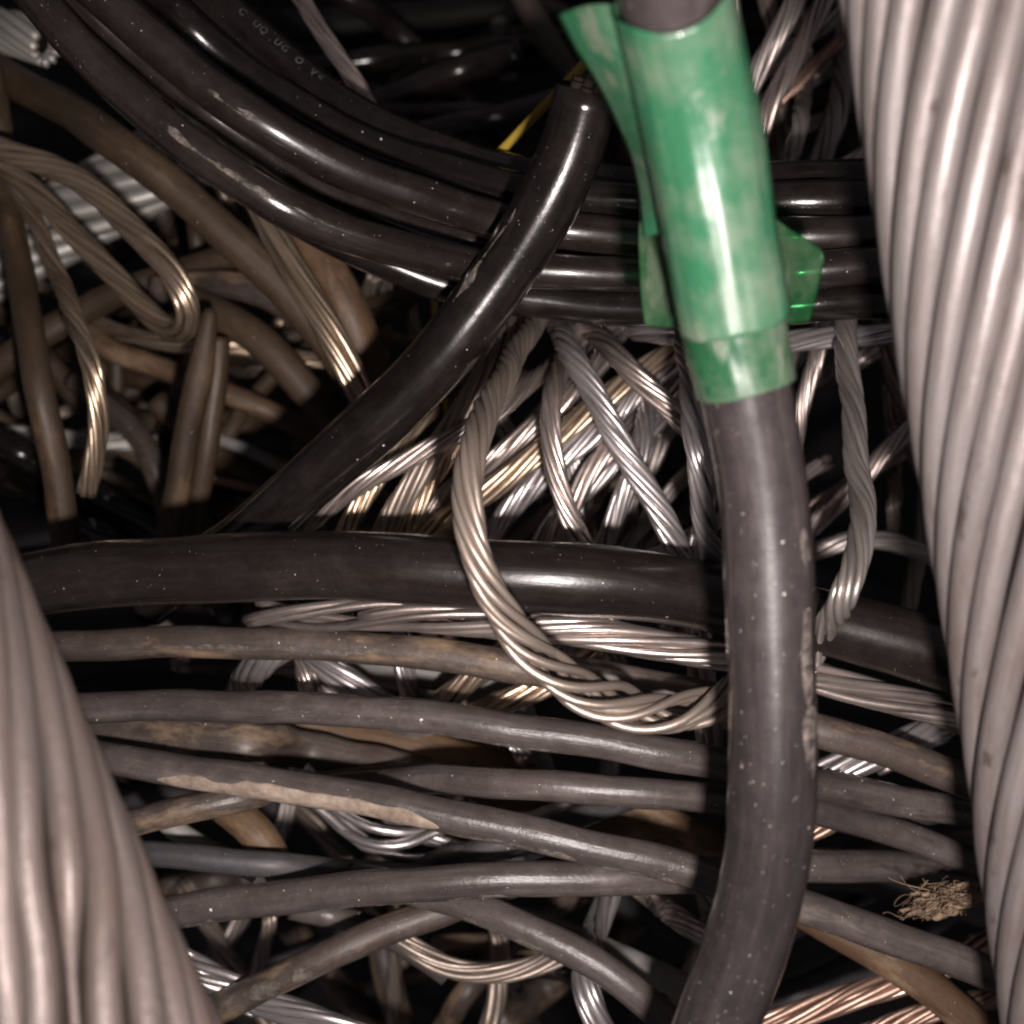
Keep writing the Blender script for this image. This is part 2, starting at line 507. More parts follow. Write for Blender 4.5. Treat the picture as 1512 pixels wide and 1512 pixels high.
C('G9', 'tube', 'brown_rubber', 45, [(180, 1555, .425), (300, 1500, .42), (370, 1467, .417), (480, 1412, .413), (570, 1376, .412), (650, 1345, .413), (740, 1310, .425), (850, 1270, .45)],
  "worn brown cable with scuffed patches, propped below the chalk scuffed cable", wd=.415)
C('G6', 'tube', 'brown_rubber', 42, [(90, 1245, .40), (200, 1214, .40), (270, 1197, .40), (350, 1178, .403), (430, 1163, .41), (560, 1150, .425), (700, 1140, .44)],
  "brown grey cable slanting up beneath the mud crust", wd=.40)
C('G7', 'tube', 'blue_grey_rubber', 38, [(60, 1248, .42), (200, 1259, .415), (300, 1268, .412), (400, 1277, .412), (500, 1285, .415), (600, 1294, .425), (720, 1306, .44)],
  "dark bluish grey cable tucked above the chalk scuffed cable", wd=.413)
C('G8', 'tube', 'blue_grey_rubber', 34, [(440, 1320, .44), (530, 1300, .43), (600, 1282, .422), (680, 1262, .418), (760, 1238, .417), (860, 1205, .43), (960, 1170, .45)],
  "slim dark cable rising behind the curled bright wire strands", wd=.42)
C('SL', 'twist', 'aluminium', 50, [(440, 1140, 0.42), (490, 1190, 0.395), (525, 1222, 0.382), (575, 1242, 0.378), (640, 1248, 0.377), (710, 1244, 0.379), (770, 1228, 0.388), (850, 1200, 0.41)],
  "bright curled wire with loosened strands hanging under the muddy cable", loose=(0.15, 0.85), wd=.405)
C('G11', 'tube', 'tan_sheath', 54, [(1080, 1290, .415), (1160, 1330, .408), (1240, 1374, .402), (1310, 1415, .40), (1380, 1462, .40), (1450, 1520, .402), (1560, 1620, .41)],
  "rusty tan cable running under the lower grey cable towards the copper wire", wd=.402)
C('ST2', 'strip', 'brown_rubber', 56, [(40, 1070, .435), (140, 1080, .43), (240, 1088, .425), (340, 1096, .42), (440, 1108, .418), (540, 1128, .418), (640, 1150, .42), (740, 1180, .425)],
  "slit brown rubber sheath, flattened, above the muddy cable", wd=.42)
C('ST', 'strip', 'tan_sheath', 84, [(330, 1062, .43), (420, 1080, .427), (520, 1096, .425), (640, 1122, .424), (760, 1162, .424), (860, 1195, .42), (960, 1228, .42), (1060, 1262, .424), (1160, 1300, .43)],
  "flat tan strip of slit cable sheath wedged between the grey cables", wd=.413)

# tightly bundled black cables sweeping from the bent top to the taped cable
C('D', 'tube', 'black_gloss', 92, [(868, 132, .345), (850, 200, .352), (800, 312, .362), (736, 420, .372), (640, 540, .38), (540, 640, .39), (430, 735, .405), (330, 812, .43), (220, 890, .46)],
  "glossy black cable with a long white highlight and a cut end under the green tape", wd=.372, skip=('L',), cutend=True)
C('K1', 'tube', 'black_dusty', 58, [(-60, -150, 0.3351), (0, -70, 0.3364), (60, 0, 0.3377), (125, 80, 0.3391), (190, 142, 0.3405), (250, 192, 0.3418), (330, 250, 0.3435), (400, 296, 0.345), (480, 334, 0.3541), (560, 362, 0.3632), (640, 382, 0.3724), (760, 398, 0.3871), (950, 404, 0.385), (1160, 400, 0.3648), (1320, 392, 0.3624), (1500, 378, 0.366), (1680, 360, 0.3696)],
  "dusty black cable on the outer side of the curved bundle, scraped along its edge", skip=('L',), wd=0.345)
C('K5', 'tube', 'black_gloss', 56, [(385, 290, 0.4), (460, 332, 0.4), (560, 385, 0.4), (700, 431, 0.405), (850, 449, 0.402), (1000, 455, 0.394), (1160, 452, 0.377), (1320, 444, 0.374), (1500, 430, 0.38), (1680, 410, 0.382)],
  "black cable, lowest of the bundle behind the green tape", skip=('L',), wd=0.38)
C('K2', 'tube', 'black_dusty', 62, [(0, -170, 0.3424), (70, -90, 0.3439), (140, -10, 0.3454), (205, 46, 0.3468), (300, 121, 0.3489), (390, 186, 0.3508), (480, 234, 0.3601), (570, 271, 0.3703), (680, 312, 0.3833), (850, 345, 0.3957), (1000, 353, 0.386), (1160, 350, 0.3708), (1320, 342, 0.3684), (1500, 325, 0.372), (1680, 300, 0.3756)],
  "black cable second from the outer side of the curved bundle", skip=('L',), wd=0.35)
C('Kb', 'tube', 'black_dusty', 54, [(-30, -160, 0.3478), (35, -95, 0.3492), (98, -32, 0.3505), (165, 48, 0.352), (238, 112, 0.3535), (300, 160, 0.3549), (375, 214, 0.3565), (445, 258, 0.3621), (525, 301, 0.3712), (605, 333, 0.3803), (700, 358, 0.3918), (820, 374, 0.4031), (1000, 380, 0.392), (1160, 377, 0.3768), (1320, 368, 0.3744), (1500, 350, 0.378), (1680, 330, 0.3816)],
  "black cable sunk between the two outer cables of the curved bundle", skip=('L',), wd=.35)
C('K3', 'tube', 'black_gloss', 64, [(90, -200, 0.3504), (170, -85, 0.3521), (248, 10, 0.3537), (345, 97, 0.3558), (455, 173, 0.3632), (600, 236, 0.3797), (760, 280, 0.3991), (950, 299, 0.397), (1160, 300, 0.3768), (1320, 293, 0.3744), (1500, 275, 0.378), (1680, 250, 0.3816)],
  "glossy black cable with a silvery highlight at its bend, beside the lettered cable", skip=('L',), wd=0.355)
C('K4', 'tube', 'black_gloss', 72, [(150, -210, 0.3576), (235, -95, 0.3595), (315, 0, 0.3612), (405, 82, 0.3636), (505, 156, 0.3749), (625, 220, 0.3886), (770, 260, 0.4063), (950, 276, 0.403), (1160, 272, 0.3828), (1320, 264, 0.3804), (1500, 246, 0.384), (1680, 219, 0.3876)],
  "black cable with faint embossed lettering on the inner side of the bundle", skip=('L',), wd=0.36, letters=True)

# wires beside the taped cable
C('R2', 'twist', 'aluminium_dull', 35, [(1240, 330, .47), (1248, 420, .45), (1250, 470, .435), (1252, 531, .415), (1257, 592, .40), (1264, 668, .383), (1272, 744, .364), (1272, 790, .352), (1264, 835, .343), (1249, 870, .338), (1228, 910, .337), (1205, 962, .343), (1170, 1030, .36)],
  "long dull twisted wire hanging between the taped cable and the thick conductor", pitch=19, wd=.40, skip=('E', 'F', 'G1'))
C('T4', 'twist', 'aluminium', 32, [(1000, 420, 0.44), (1006, 470, 0.41), (1010, 500, 0.39), (1022, 588, 0.35), (1031, 673, 0.335), (1041, 757, 0.352), (1052, 830, 0.378), (1066, 920, 0.4)],
  "silver twisted wire running straight down close beside the taped cable", wd=0.3905)
C('T1', 'twist', 'aluminium', 37, [(780, 390, 0.428), (813, 461, 0.418), (845, 525, 0.4105), (877, 580, 0.4065), (908, 637, 0.4045), (940, 694, 0.4045), (970, 752, 0.4065), (1000, 815, 0.4105), (1030, 880, 0.418)],
  "bright silver twisted wire crossing over the middle of the wire tangle", pitch=17, wd=0.4055)
C('T2', 'twist', 'rose_wire', 31, [(850, 480, 0.428), (828, 541, 0.4205), (815, 588, 0.414), (811, 630, 0.411), (813, 673, 0.4095), (823, 715, 0.4095), (845, 772, 0.411), (872, 820, 0.414), (910, 890, 0.418)],
  "pinkish twisted wire bowing outwards in the wire tangle", wd=0.4105)
C('T3', 'twist', 'rose_wire', 33, [(810, 425, 0.433), (851, 467, 0.427), (887, 503, 0.423), (919, 537, 0.421), (961, 577, 0.42), (1004, 620, 0.4205), (1060, 676, 0.423), (1130, 740, 0.428)],
  "pinkish twisted wire slanting down behind the green tape's lower corner", wd=0.4215)
C('T6', 'twist', 'rose_wire', 28, [(900, 460, 0.443), (830, 527, 0.433), (782, 567, 0.428), (734, 606, 0.4245), (681, 640, 0.422), (628, 665, 0.4215), (570, 695, 0.422), (525, 722, 0.424), (465, 765, 0.428), (390, 820, 0.438)],
  "warm twisted wire passing behind the looping wire and under the glossy black cable", wd=0.423)
C('T7', 'twist', 'brown_wire', 36, [(790, 420, 0.448), (752, 490, 0.4405), (712, 560, 0.433), (675, 622, 0.429), (640, 668, 0.427), (605, 722, 0.428), (570, 785, 0.4315), (530, 860, 0.438)],
  "dull wide twisted wire fanning down beside the looping wire", wd=0.428)
C('T5', 'twist', 'aluminium', 32, [(840, 478, 0.443), (904, 485, 0.438), (960, 490, 0.433), (1004, 497, 0.4305), (1080, 507, 0.433), (1160, 505, 0.438), (1240, 495, 0.443), (1330, 494, 0.448)],
  "short bright twisted wire lying level just below the black bundle", wd=0.433)
TG = "wires slanting through the bright tangle"
TL = "thin twisted wire slanting through the bright tangle under the silver and pinkish wires"
C('T9', 'twist', 'bronze_wire', 30, [(640, 600, 0.453), (600, 640, 0.4455), (573, 676, 0.4405), (543, 720, 0.439), (514, 780, 0.4405), (480, 860, 0.4455)],
  "golden twisted wire closest to the lower end of the glossy black cable", wd=0.4405)
C('T8', 'twist', 'bronze_wire', 28, [(720, 590, 0.453), (680, 645, 0.4455), (650, 685, 0.443), (625, 730, 0.442), (600, 785, 0.443), (570, 860, 0.448)], TL, group=TG, wd=0.443)
C('T11', 'twist', 'bronze_wire', 34, [(560, 838, 0.453), (637, 782, 0.448), (672, 756, 0.4455), (713, 727, 0.444), (755, 700, 0.443), (797, 670, 0.443), (835, 638, 0.443), (868, 608, 0.444), (919, 567, 0.4455), (961, 540, 0.448), (1010, 508, 0.453)], TL, group=TG, wd=0.444)
C('T10', 'twist', 'rose_wire', 30, [(560, 830, 0.463), (611, 782, 0.4605), (670, 718, 0.458), (723, 683, 0.4555), (755, 655, 0.454), (797, 622, 0.453), (850, 575, 0.4555), (900, 520, 0.4605)], TL, group=TG, wd=0.4555)
C('T12', 'twist', 'aluminium', 33, [(680, 850, 0.463), (723, 786, 0.4595), (755, 746, 0.457), (787, 716, 0.4555), (835, 674, 0.4545), (877, 641, 0.4545), (909, 609, 0.4555), (945, 572, 0.457), (990, 542, 0.4605), (1050, 500, 0.468)], TL, group=TG, wd=0.456)
C('T15', 'twist', 'aluminium', 30, [(870, 860, 0.448), (891, 807, 0.443), (909, 769, 0.439), (924, 729, 0.4365), (938, 690, 0.4355), (950, 640, 0.437), (958, 590, 0.4405), (962, 530, 0.448)],
  "silver twisted wire curving up under the bright crossing wire", wd=0.438)
C('T13', 'twist', 'rose_wire', 32, [(790, 870, 0.463), (818, 800, 0.4605), (845, 740, 0.458), (877, 690, 0.4565), (919, 643, 0.456), (961, 605, 0.457), (1010, 560, 0.4605), (1070, 500, 0.468)], TL, group=TG, wd=0.457)
C('T14', 'twist', 'aluminium', 30, [(770, 860, 0.473), (805, 792, 0.4705), (850, 735, 0.468), (890, 700, 0.467), (935, 655, 0.468), (1000, 590, 0.473)], TL, group=TG, wd=0.468)
C('T16', 'twist', 'aluminium', 28, [(850, 440, 0.483), (852, 560, 0.478), (849, 640, 0.4755), (847, 710, 0.4745), (850, 780, 0.4755), (856, 880, 0.483)],
  "bright twisted wire deep in the tangle, glimpsed between crossing wires", wd=0.4755)
C('T17', 'twist', 'aluminium', 40, [(800, 650, 0.483), (845, 580, 0.478), (880, 535, 0.4755), (920, 475, 0.4755), (970, 400, 0.483)],
  "wide bright twisted wire deep under the tangle's upper crossing", wd=0.477)
C('T18', 'twist', 'aluminium', 26, [(985, 930, 0.418), (1015, 850, 0.4155), (1034, 790, 0.4145), (1046, 720, 0.417), (1056, 640, 0.423)],
  "thin twisted wire half hidden behind the taped cable's silver neighbour", wd=0.4155)
C('T19', 'twist', 'rose_wire', 30, [(930, 640, 0.483), (965, 585, 0.478), (1000, 520, 0.4755), (1040, 460, 0.478)], TL, group=TG, wd=0.477)
C('R1', 'twist', 'rose_wire', 24, [(1250, 350, .50), (1232, 420, .49), (1219, 473, .482), (1203, 531, .478), (1186, 598, .48), (1165, 690, .49)],
  "short gleaming twisted wire dropping beside the tape's loose corner", wd=.48)
C('R3', 'twist', 'rose_wire', 27, [(1130, 850, .52), (1200, 778, .51), (1261, 720, .502), (1307, 673, .498), (1349, 630, .498), (1430, 550, .51)],
  "pinkish twisted wire slanting behind the hanging dull wire", wd=.50)
C('R4', 'twist', 'aluminium_dull', 27, [(1100, 850, .55), (1200, 815, .54), (1250, 800, .535), (1307, 797, .535), (1352, 812, .54), (1440, 850, .55)],
  "dim twisted wire arching behind the hanging dull wire's bend", wd=.537)
C('R5', 'twist', 'aluminium_dull', 24, [(1340, 900, .57), (1358, 810, .565), (1366, 744, .56), (1380, 640, .57)],
  "dim upright twisted wire in the shade of the thick conductor", wd=.563)
C('U6', 'twist', 'rose_wire', 22, [(1075, -90, .34), (1080, -20, .338), (1082, 30, .34), (1074, 90, .345), (1050, 170, .36)],
  "reddish twisted wire peeking out behind the taped cable above the tape", wd=.34)
C('U1', 'twist', 'aluminium_dull', 30, [(1060, 230, .54), (1106, 129, .525), (1130, 85, .52), (1159, 38, .515), (1182, -20, .515), (1210, -120, .52)],
  "dull twisted wire rising behind the upper part of the green tape", wd=.52)
C('U3', 'twist', 'rose_wire', 28, [(1090, 290, .53), (1121, 205, .52), (1139, 149, .515), (1167, 99, .515), (1195, 45, .52), (1240, -50, .53)],
  "pinkish twisted wire hanging between the green tape and the thick conductor", wd=.517)
C('U2', 'twist', 'aluminium_dull', 22, [(1060, 180, .58), (1119, 117, .57), (1169, 68, .565), (1219, 38, .56), (1260, 5, .56), (1330, -50, .57)],
  "slim dim twisted wire crossing behind the dull rising wire", wd=.565)
C('U4', 'twist', 'copper_wire', 20, [(1100, 190, .58), (1161, 137, .57), (1209, 90, .565), (1245, 58, .565), (1320, -10, .57)],
  "slim copper toned wire pointing towards the thick conductor", wd=.567)
C('U5', 'twist', 'aluminium_dull', 32, [(1170, 320, .55), (1205, 256, .54), (1229, 198, .533), (1240, 139, .53), (1246, 70, .53), (1250, -40, .54)],
  "dull twisted wire dropping onto the black bundle beside the thick conductor", wd=.533)

# the brown corner beside the curved bundle
C('N1', 'twist', 'bronze_wire', 42, [(330, 200, .47), (375, 285, .458), (418, 372, .45), (470, 465, .447), (530, 575, .452), (590, 690, .47)],
  "golden stranded wire running down from under the curved black bundle", wd=.45, pitch=48)
C('N2', 'twist', 'bronze_wire', 36, [(-70, 190, .50), (10, 222, .49), (70, 243, .483), (130, 275, .476), (195, 335, .468), (245, 392, .463), (276, 440, .463), (284, 478, .472), (262, 494, .487), (226, 466, .497), (170, 412, .503), (110, 345, .507), (60, 290, .512), (0, 240, .52), (-70, 190, .53)],
  "twisted wire bent back on itself in a tight hairpin", wd=.475)
C('N3', 'twist', 'bronze_wire', 30, [(-10, 215, .47), (30, 285, .463), (62, 350, .457), (90, 420, .453), (118, 490, .452), (140, 555, .454), (149, 620, .458), (142, 670, .463), (127, 728, .47)],
  "golden twisted wire ending in a cut tip beside the upright brown cable", wd=.455)
C('M3', 'tube', 'ochre_sheath', 44, [(-25, 60, .475), (0, 200, .47), (20, 350, .468), (42, 480, .47), (66, 610, .475), (86, 720, .485), (110, 860, .50)],
  "upright ochre brown cable beside the golden wire's cut tip", wd=.47)
C('M1', 'tube', 'ochre_sheath', 56, [(-130, 40, .485), (0, 108, .48), (100, 163, .478), (200, 234, .478), (300, 312, .48), (395, 400, .485), (480, 498, .492), (560, 610, .505)],
  "ochre brown cable running alongside the curved black bundle", wd=.48)
C('M2', 'tube', 'tan_sheath', 66, [(350, 210, .52), (420, 310, .51), (475, 395, .505), (515, 470, .503), (545, 545, .505), (590, 660, .52)],
  "orange brown cable behind the golden stranded wire", wd=.505)
C('M4', 'tube', 'ochre_sheath', 40, [(312, 456, .485), (303, 510, .487), (288, 585, .49), (272, 660, .497), (258, 740, .507), (240, 840, .52)],
  "upright brown cable with a tapered tip under the hairpin wire", wd=.49, taper0=True)
C('M4b', 'tube', 'ochre_sheath', 34, [(322, 500, .51), (318, 560, .51), (308, 640, .513), (296, 720, .52), (280, 830, .535)],
  "slim brown cable pressed against the tapered upright cable", wd=.513)
C('M6', 'tube', 'ochre_sheath', 50, [(270, 440, .545), (330, 470, .535), (390, 508, .53), (436, 555, .53), (478, 605, .535), (540, 690, .55)],
  "ochre cable slanting behind the upright tapered cable", wd=.532)
C('M8', 'tube', 'brown_rubber', 42, [(230, 430, .56), (300, 418, .55), (360, 424, .545), (420, 450, .545), (490, 505, .55), (570, 580, .56)],
  "dark brown cable arching above the slanting ochre cable", wd=.547)
C('M5', 'tube', 'ochre_sheath', 42, [(-80, 590, .56), (0, 540, .55), (60, 495, .545), (130, 455, .54), (210, 420, .54), (300, 390, .545), (390, 370, .555)],
  "ochre brown cable crossing behind the golden wire and hairpin", wd=.543)
C('M9', 'tube', 'tan_sheath', 34, [(90, 470, .59), (160, 515, .585), (240, 545, .58), (330, 580, .58), (420, 620, .585), (520, 670, .60)],
  "tan cable lying low behind the tapered upright cable", wd=.583)
C('M10', 'twist', 'bronze_wire', 24, [(130, 470, .58), (200, 498, .57), (270, 512, .565), (350, 515, .565), (440, 525, .575), (530, 545, .59)],
  "level golden twisted wire behind the tapered cable's tip", wd=.567)
C('M11', 'tube', 'brown_rubber', 36, [(110, 560, .61), (200, 640, .60), (232, 700, .595), (250, 770, .60), (270, 860, .61)],
  "dim brown cable leaning towards the foot of the tapered cable", wd=.60)
C('M12', 'tube', 'brown_rubber', 30, [(280, 560, .61), (350, 590, .605), (420, 615, .605), (500, 650, .61), (590, 700, .62)],
  "dim brown cable beneath the ochre slanting cable", wd=.607)
C('BC', 'bigs', 'pale_aluminium', 118, [(-60, 410, .60), (60, 345, .60), (160, 290, .60), (260, 232, .60), (380, 165, .61)],
  "pale stranded conductor deep behind the hairpin wire", wd=.60, n=10, lay=1)
C('BC2', 'bigs', 'pale_aluminium', 70, [(-90, 20, .52), (0, 45, .52), (35, 53, .522), (72, 66, .53)],
  "pale stranded wire end peeking out beside the dusty outer black cable", wd=.52, n=12, lay=1)
C('X1', 'tube', 'black_gloss', 52, [(-120, 640, .48), (0, 703, .47), (80, 742, .465), (160, 786, .462), (240, 835, .465), (340, 900, .48)],
  "black cable sliding under the thick glossy cable by the pale stub", wd=.465)
C('X2', 'tube', 'black_gloss', 46, [(-120, 590, .53), (0, 655, .525), (90, 700, .52), (190, 752, .52), (290, 810, .525), (400, 880, .54)],
  "black cable lying above the one that slides under by the pale stub", wd=.52)
C('X3', 'tube', 'pale_grey_sheath', 26, [(-120, 820, 0.44), (0, 803, 0.435), (60, 794, 0.432), (97, 788, 0.43)],
  "short pale grey cable stub with a cut end by the thick conductor", wd=.486)
C('X4', 'twist', 'pale_aluminium', 26, [(10, 640, .60), (80, 645, .60), (140, 650, .60), (230, 655, .61)],
  "pale wire glinting behind the cut golden tip", wd=.60)
C('X5', 'tube', 'pale_grey_sheath', 18, [(300, 640, .60), (340, 655, .60), (375, 668, .60), (405, 684, .60), (470, 715, .61)],
  "thin pale grey wire low beside the glossy black cable", wd=.60)
C('X6', 'twist', 'copper_wire', 12, [(260, 700, .60), (316, 709, .60), (375, 721, .60), (450, 735, .61)],
  "thin reddish copper twist at the foot of the tapered cable", wd=.60)
C('X7', 'twist', 'bronze_wire', 30, [(150, 640, .625), (205, 670, .62), (245, 700, .62), (300, 745, .63)],
  "short golden twist deep between the leaning brown cables", wd=.62)
C('V1', 'twist', 'rose_wire', 26, [(390, -90, .50), (445, 0, .49), (490, 68, .485), (540, 150, .485), (600, 250, .50)],
  "reddish twisted wire dropping behind the lettered black cable", wd=.487)
C('V2', 'tube', 'yellow_sheath', 12, [(660, 300, 0.46), (733, 230, 0.44), (800, 160, 0.425), (862, 95, 0.41), (930, 15, 0.41), (1000, -70, 0.42)],
  "thin yellow wire rising to the green tape", wd=.50)
C('V3', 'tube', 'yellow_sheath', 9, [(640, 350, .56), (641, 410, .55), (643, 480, .545), (650, 560, .545), (660, 610, .55), (665, 680, .56)],
  "thin yellow wire glimpsed behind the glossy black cable", wd=.548)

# under and between the grey cables
C('Y1', 'twist', 'aluminium', 42, [(915, 1260, 0.41), (900, 1320, 0.406), (880, 1365, 0.4035), (868, 1410, 0.4025), (864, 1455, 0.4035), (878, 1505, 0.406), (905, 1560, 0.41), (940, 1640, 0.415)],
  "bright twisted wire hanging behind the curving grey cable", wd=0.404, loose=(0.55, 0.9))
C('Y2', 'twist', 'rose_wire', 34, [(900, 1280, 0.425), (960, 1325, 0.42), (1005, 1358, 0.4185), (1050, 1395, 0.4185), (1110, 1450, 0.4225)],
  "reddish twisted wire beside the taped cable below the grey cables", wd=0.419)
C('Y3', 'twist', 'aluminium', 30, [(1020, 1240, 0.405), (1038, 1310, 0.4), (1052, 1370, 0.4), (1075, 1450, 0.405)],
  "bright sliver of twisted wire against the taped cable's lower bend", wd=0.401)
C('Y4', 'twist', 'aluminium', 46, [(330, 1090, 0.43), (352, 1030, 0.4225), (375, 990, 0.419), (405, 955, 0.419), (450, 935, 0.4225), (520, 930, 0.43)],
  "bright wire loop showing between the two upper grey cables", wd=0.42)
C('Y5', 'twist', 'aluminium', 44, [(420, 900, 0.43), (455, 960, 0.425), (500, 1000, 0.4225), (545, 1030, 0.4225), (610, 1070, 0.4275), (690, 1110, 0.435)],
  "silver twisted wire slanting down between the two upper grey cables", wd=0.4235)
C('Y6', 'twist', 'rose_wire', 34, [(440, 900, 0.44), (450, 970, 0.435), (455, 1010, 0.435), (460, 1080, 0.44)],
  "upright pinkish wire crossing the bright wire loop", wd=0.4365)
C('Y7', 'twist', 'bronze_wire', 36, [(600, 1080, 0.43), (660, 1030, 0.425), (700, 1000, 0.423), (745, 960, 0.423), (800, 900, 0.4275)],
  "golden twisted wire slanting up to the grey brown cable", wd=0.4235)
C('Y8', 'twist', 'bronze_wire', 36, [(660, 1080, 0.44), (720, 1045, 0.435), (780, 1022, 0.4335), (830, 1000, 0.4335), (890, 965, 0.4375)],
  "golden twisted wire next to the splayed wire bend", wd=0.434)
C('Y9', 'twist', 'aluminium', 30, [(590, 900, 0.46), (597, 970, 0.4575), (605, 1030, 0.4575), (615, 1100, 0.46)],
  "short upright wire deep between the upper grey cables", wd=0.458)
C('Y10', 'tube', 'pale_grey_sheath', 46, [(500, 960, 0.475), (600, 985, 0.4725), (680, 1002, 0.4725), (780, 1030, 0.4775)],
  "pale cable deep behind the upper grey cables", wd=0.4735)
C('Y11', 'twist', 'aluminium', 30, [(740, 1050, 0.445), (765, 1100, 0.44), (785, 1140, 0.44), (810, 1210, 0.445)],
  "upright silver wire between the smooth and the bright sheen grey cables", wd=0.441)
C('Y12', 'tube', 'pale_grey_sheath', 34, [(770, 1040, 0.465), (790, 1100, 0.4625), (806, 1140, 0.4625), (820, 1230, 0.465)],
  "pale grey cable piece showing below the smooth grey cable", wd=0.463)
C('Y13', 'twist', 'rose_wire', 40, [(1030, 920, 0.415), (1036, 980, 0.41), (1040, 1030, 0.41), (1046, 1110, 0.415)],
  "upright reddish wire behind the pale pinkish brown wire by the taped cable", wd=0.411)
C('Y14', 'twist', 'aluminium', 46, [(1120, 1190, 0.415), (1190, 1150, 0.41), (1250, 1125, 0.4085), (1310, 1108, 0.41), (1390, 1080, 0.415)],
  "silver twisted wire emerging under the grey brown cable beyond the taped cable", wd=0.41)
C('Y15', 'twist', 'rose_wire', 36, [(1290, 1130, 0.425), (1350, 1095, 0.42), (1400, 1072, 0.419), (1460, 1040, 0.4225), (1540, 1000, 0.43)],
  "short reddish pink wire below the long pale wire by the thick conductor", wd=0.42)
C('Y16', 'twist', 'copper_wire', 30, [(1140, 1240, 0.42), (1195, 1232, 0.4175), (1225, 1215, 0.4175), (1290, 1180, 0.4225)],
  "copper wire tip glinting behind the taped cable", wd=0.418)
C('Y17', 'twist', 'copper_wire', 38, [(1000, 1550, 0.42), (1100, 1522, 0.415), (1200, 1492, 0.4115), (1290, 1462, 0.41), (1350, 1440, 0.41), (1430, 1405, 0.4125), (1540, 1360, 0.42)],
  "reddish copper stranded wire under the rusty tan cable", wd=0.4115, pitch=26)
C('Y18', 'twist', 'copper_wire', 30, [(1250, 1540, 0.43), (1330, 1507, 0.425), (1400, 1488, 0.4235), (1470, 1472, 0.425), (1580, 1450, 0.43)],
  "copper wire behind the rusty tan cable near the thick conductor", wd=0.424)
C('Y19', 'twist', 'aluminium', 30, [(1380, 1430, 0.42), (1440, 1395, 0.4165), (1480, 1375, 0.4165), (1560, 1340, 0.42)],
  "short silver wire by the thick conductor below the fibre tuft", wd=0.4175)
C('Y20', 'twist', 'brown_wire', 30, [(560, 1360, 0.445), (610, 1402, 0.4425), (660, 1430, 0.441), (720, 1440, 0.441), (790, 1428, 0.4425), (850, 1400, 0.4475)],
  "dull brown wire arc in the dark hollow below the cables", wd=0.4415)
C('Y21', 'twist', 'aluminium', 44, [(260, 1420, 0.42), (320, 1450, 0.4175), (400, 1485, 0.415), (480, 1515, 0.415), (580, 1550, 0.4175)],
  "silver stranded wire under the worn brown cable", wd=0.416, pitch=26)
C('Y22', 'tube', 'pale_grey_sheath', 40, [(650, 1330, 0.435), (740, 1350, 0.435), (850, 1385, 0.435), (930, 1420, 0.4375), (1010, 1460, 0.44)],
  "pale grey cable behind the hanging bright wire", wd=0.435)
C('Y23', 'tube', 'grey_rubber', 36, [(430, 1340, 0.425), (520, 1360, 0.4225), (580, 1385, 0.4225), (660, 1440, 0.4275)],
  "dim grey cable in the hollow behind the worn brown cable", wd=0.4235)
C('Y24', 'tube', 'tan_sheath', 50, [(330, 1190, 0.44), (375, 1225, 0.435), (393, 1250, 0.4325), (420, 1300, 0.4375)],
  "tan cable end in the hollow above the bluish grey cable", wd=0.435)
C('Y25', 'tube', 'pale_grey_sheath', 30, [(230, 1200, 0.45), (265, 1230, 0.4475), (300, 1250, 0.45), (380, 1290, 0.455)],
  "pale scrap of cable in the hollow beside the thick broken conductor", wd=0.4485)
C('Y26', 'tube', 'blue_grey_rubber', 44, [(1120, 1150, 0.435), (1210, 1180, 0.43), (1300, 1195, 0.43), (1400, 1190, 0.4325), (1520, 1170, 0.44)],
  "dark bluish cable in the shade under the grey brown cable's far run", wd=0.431)
C('Y27', 'tube', 'grey_rubber', 30, [(738, 30, 0.86), (744, 70, 0.86), (750, 120, 0.865)],
  "pale cut cable end standing in the dark hollow above the bundle", wd=.86)


TONE = {'ochre_sheath': 'ochre', 'brown_rubber': 'brown', 'brown_wire': 'brown', 'bronze_wire': 'golden', 'rose_wire': 'pinkish',
        'aluminium_dull': 'grey', 'blue_grey_rubber': 'bluish grey', 'black_dusty': 'dusty black', 'black_gloss': 'glossy black'}


def fill(tag_, label, group, n, box, ang, spread, mats, wr, dr, ln, kind):
    """dim wires and cables packed into the hollows, each one of its own"""
    for k in range(n):
        r = np.random.RandomState(sum(map(ord, tag_)) * 31 + k)
        cx, cy = r.uniform(box[0], box[2]), r.uniform(box[1], box[3])
        a = math.radians(ang[k % len(ang)]) + r.uniform(-spread, spread)
        L = r.uniform(*ln)
        bend = r.uniform(-0.25, 0.25) * L
        dd = r.uniform(*dr)
        pts = []
        for t in np.linspace(-1, 1, 7):
            pts.append((cx + math.cos(a) * t * L - math.sin(a) * bend * t * t,
                        cy + math.sin(a) * t * L + math.cos(a) * bend * t * t, dd + 0.03 * t * r.uniform(-1, 1)))
        mt = mats[k % len(mats)]
        C('%s%d' % (tag_, k), kind, mt, r.uniform(*wr), pts, label.replace('*', TONE[mt]), group=group.replace('*', TONE[mt]), wd=dd, fill=True)


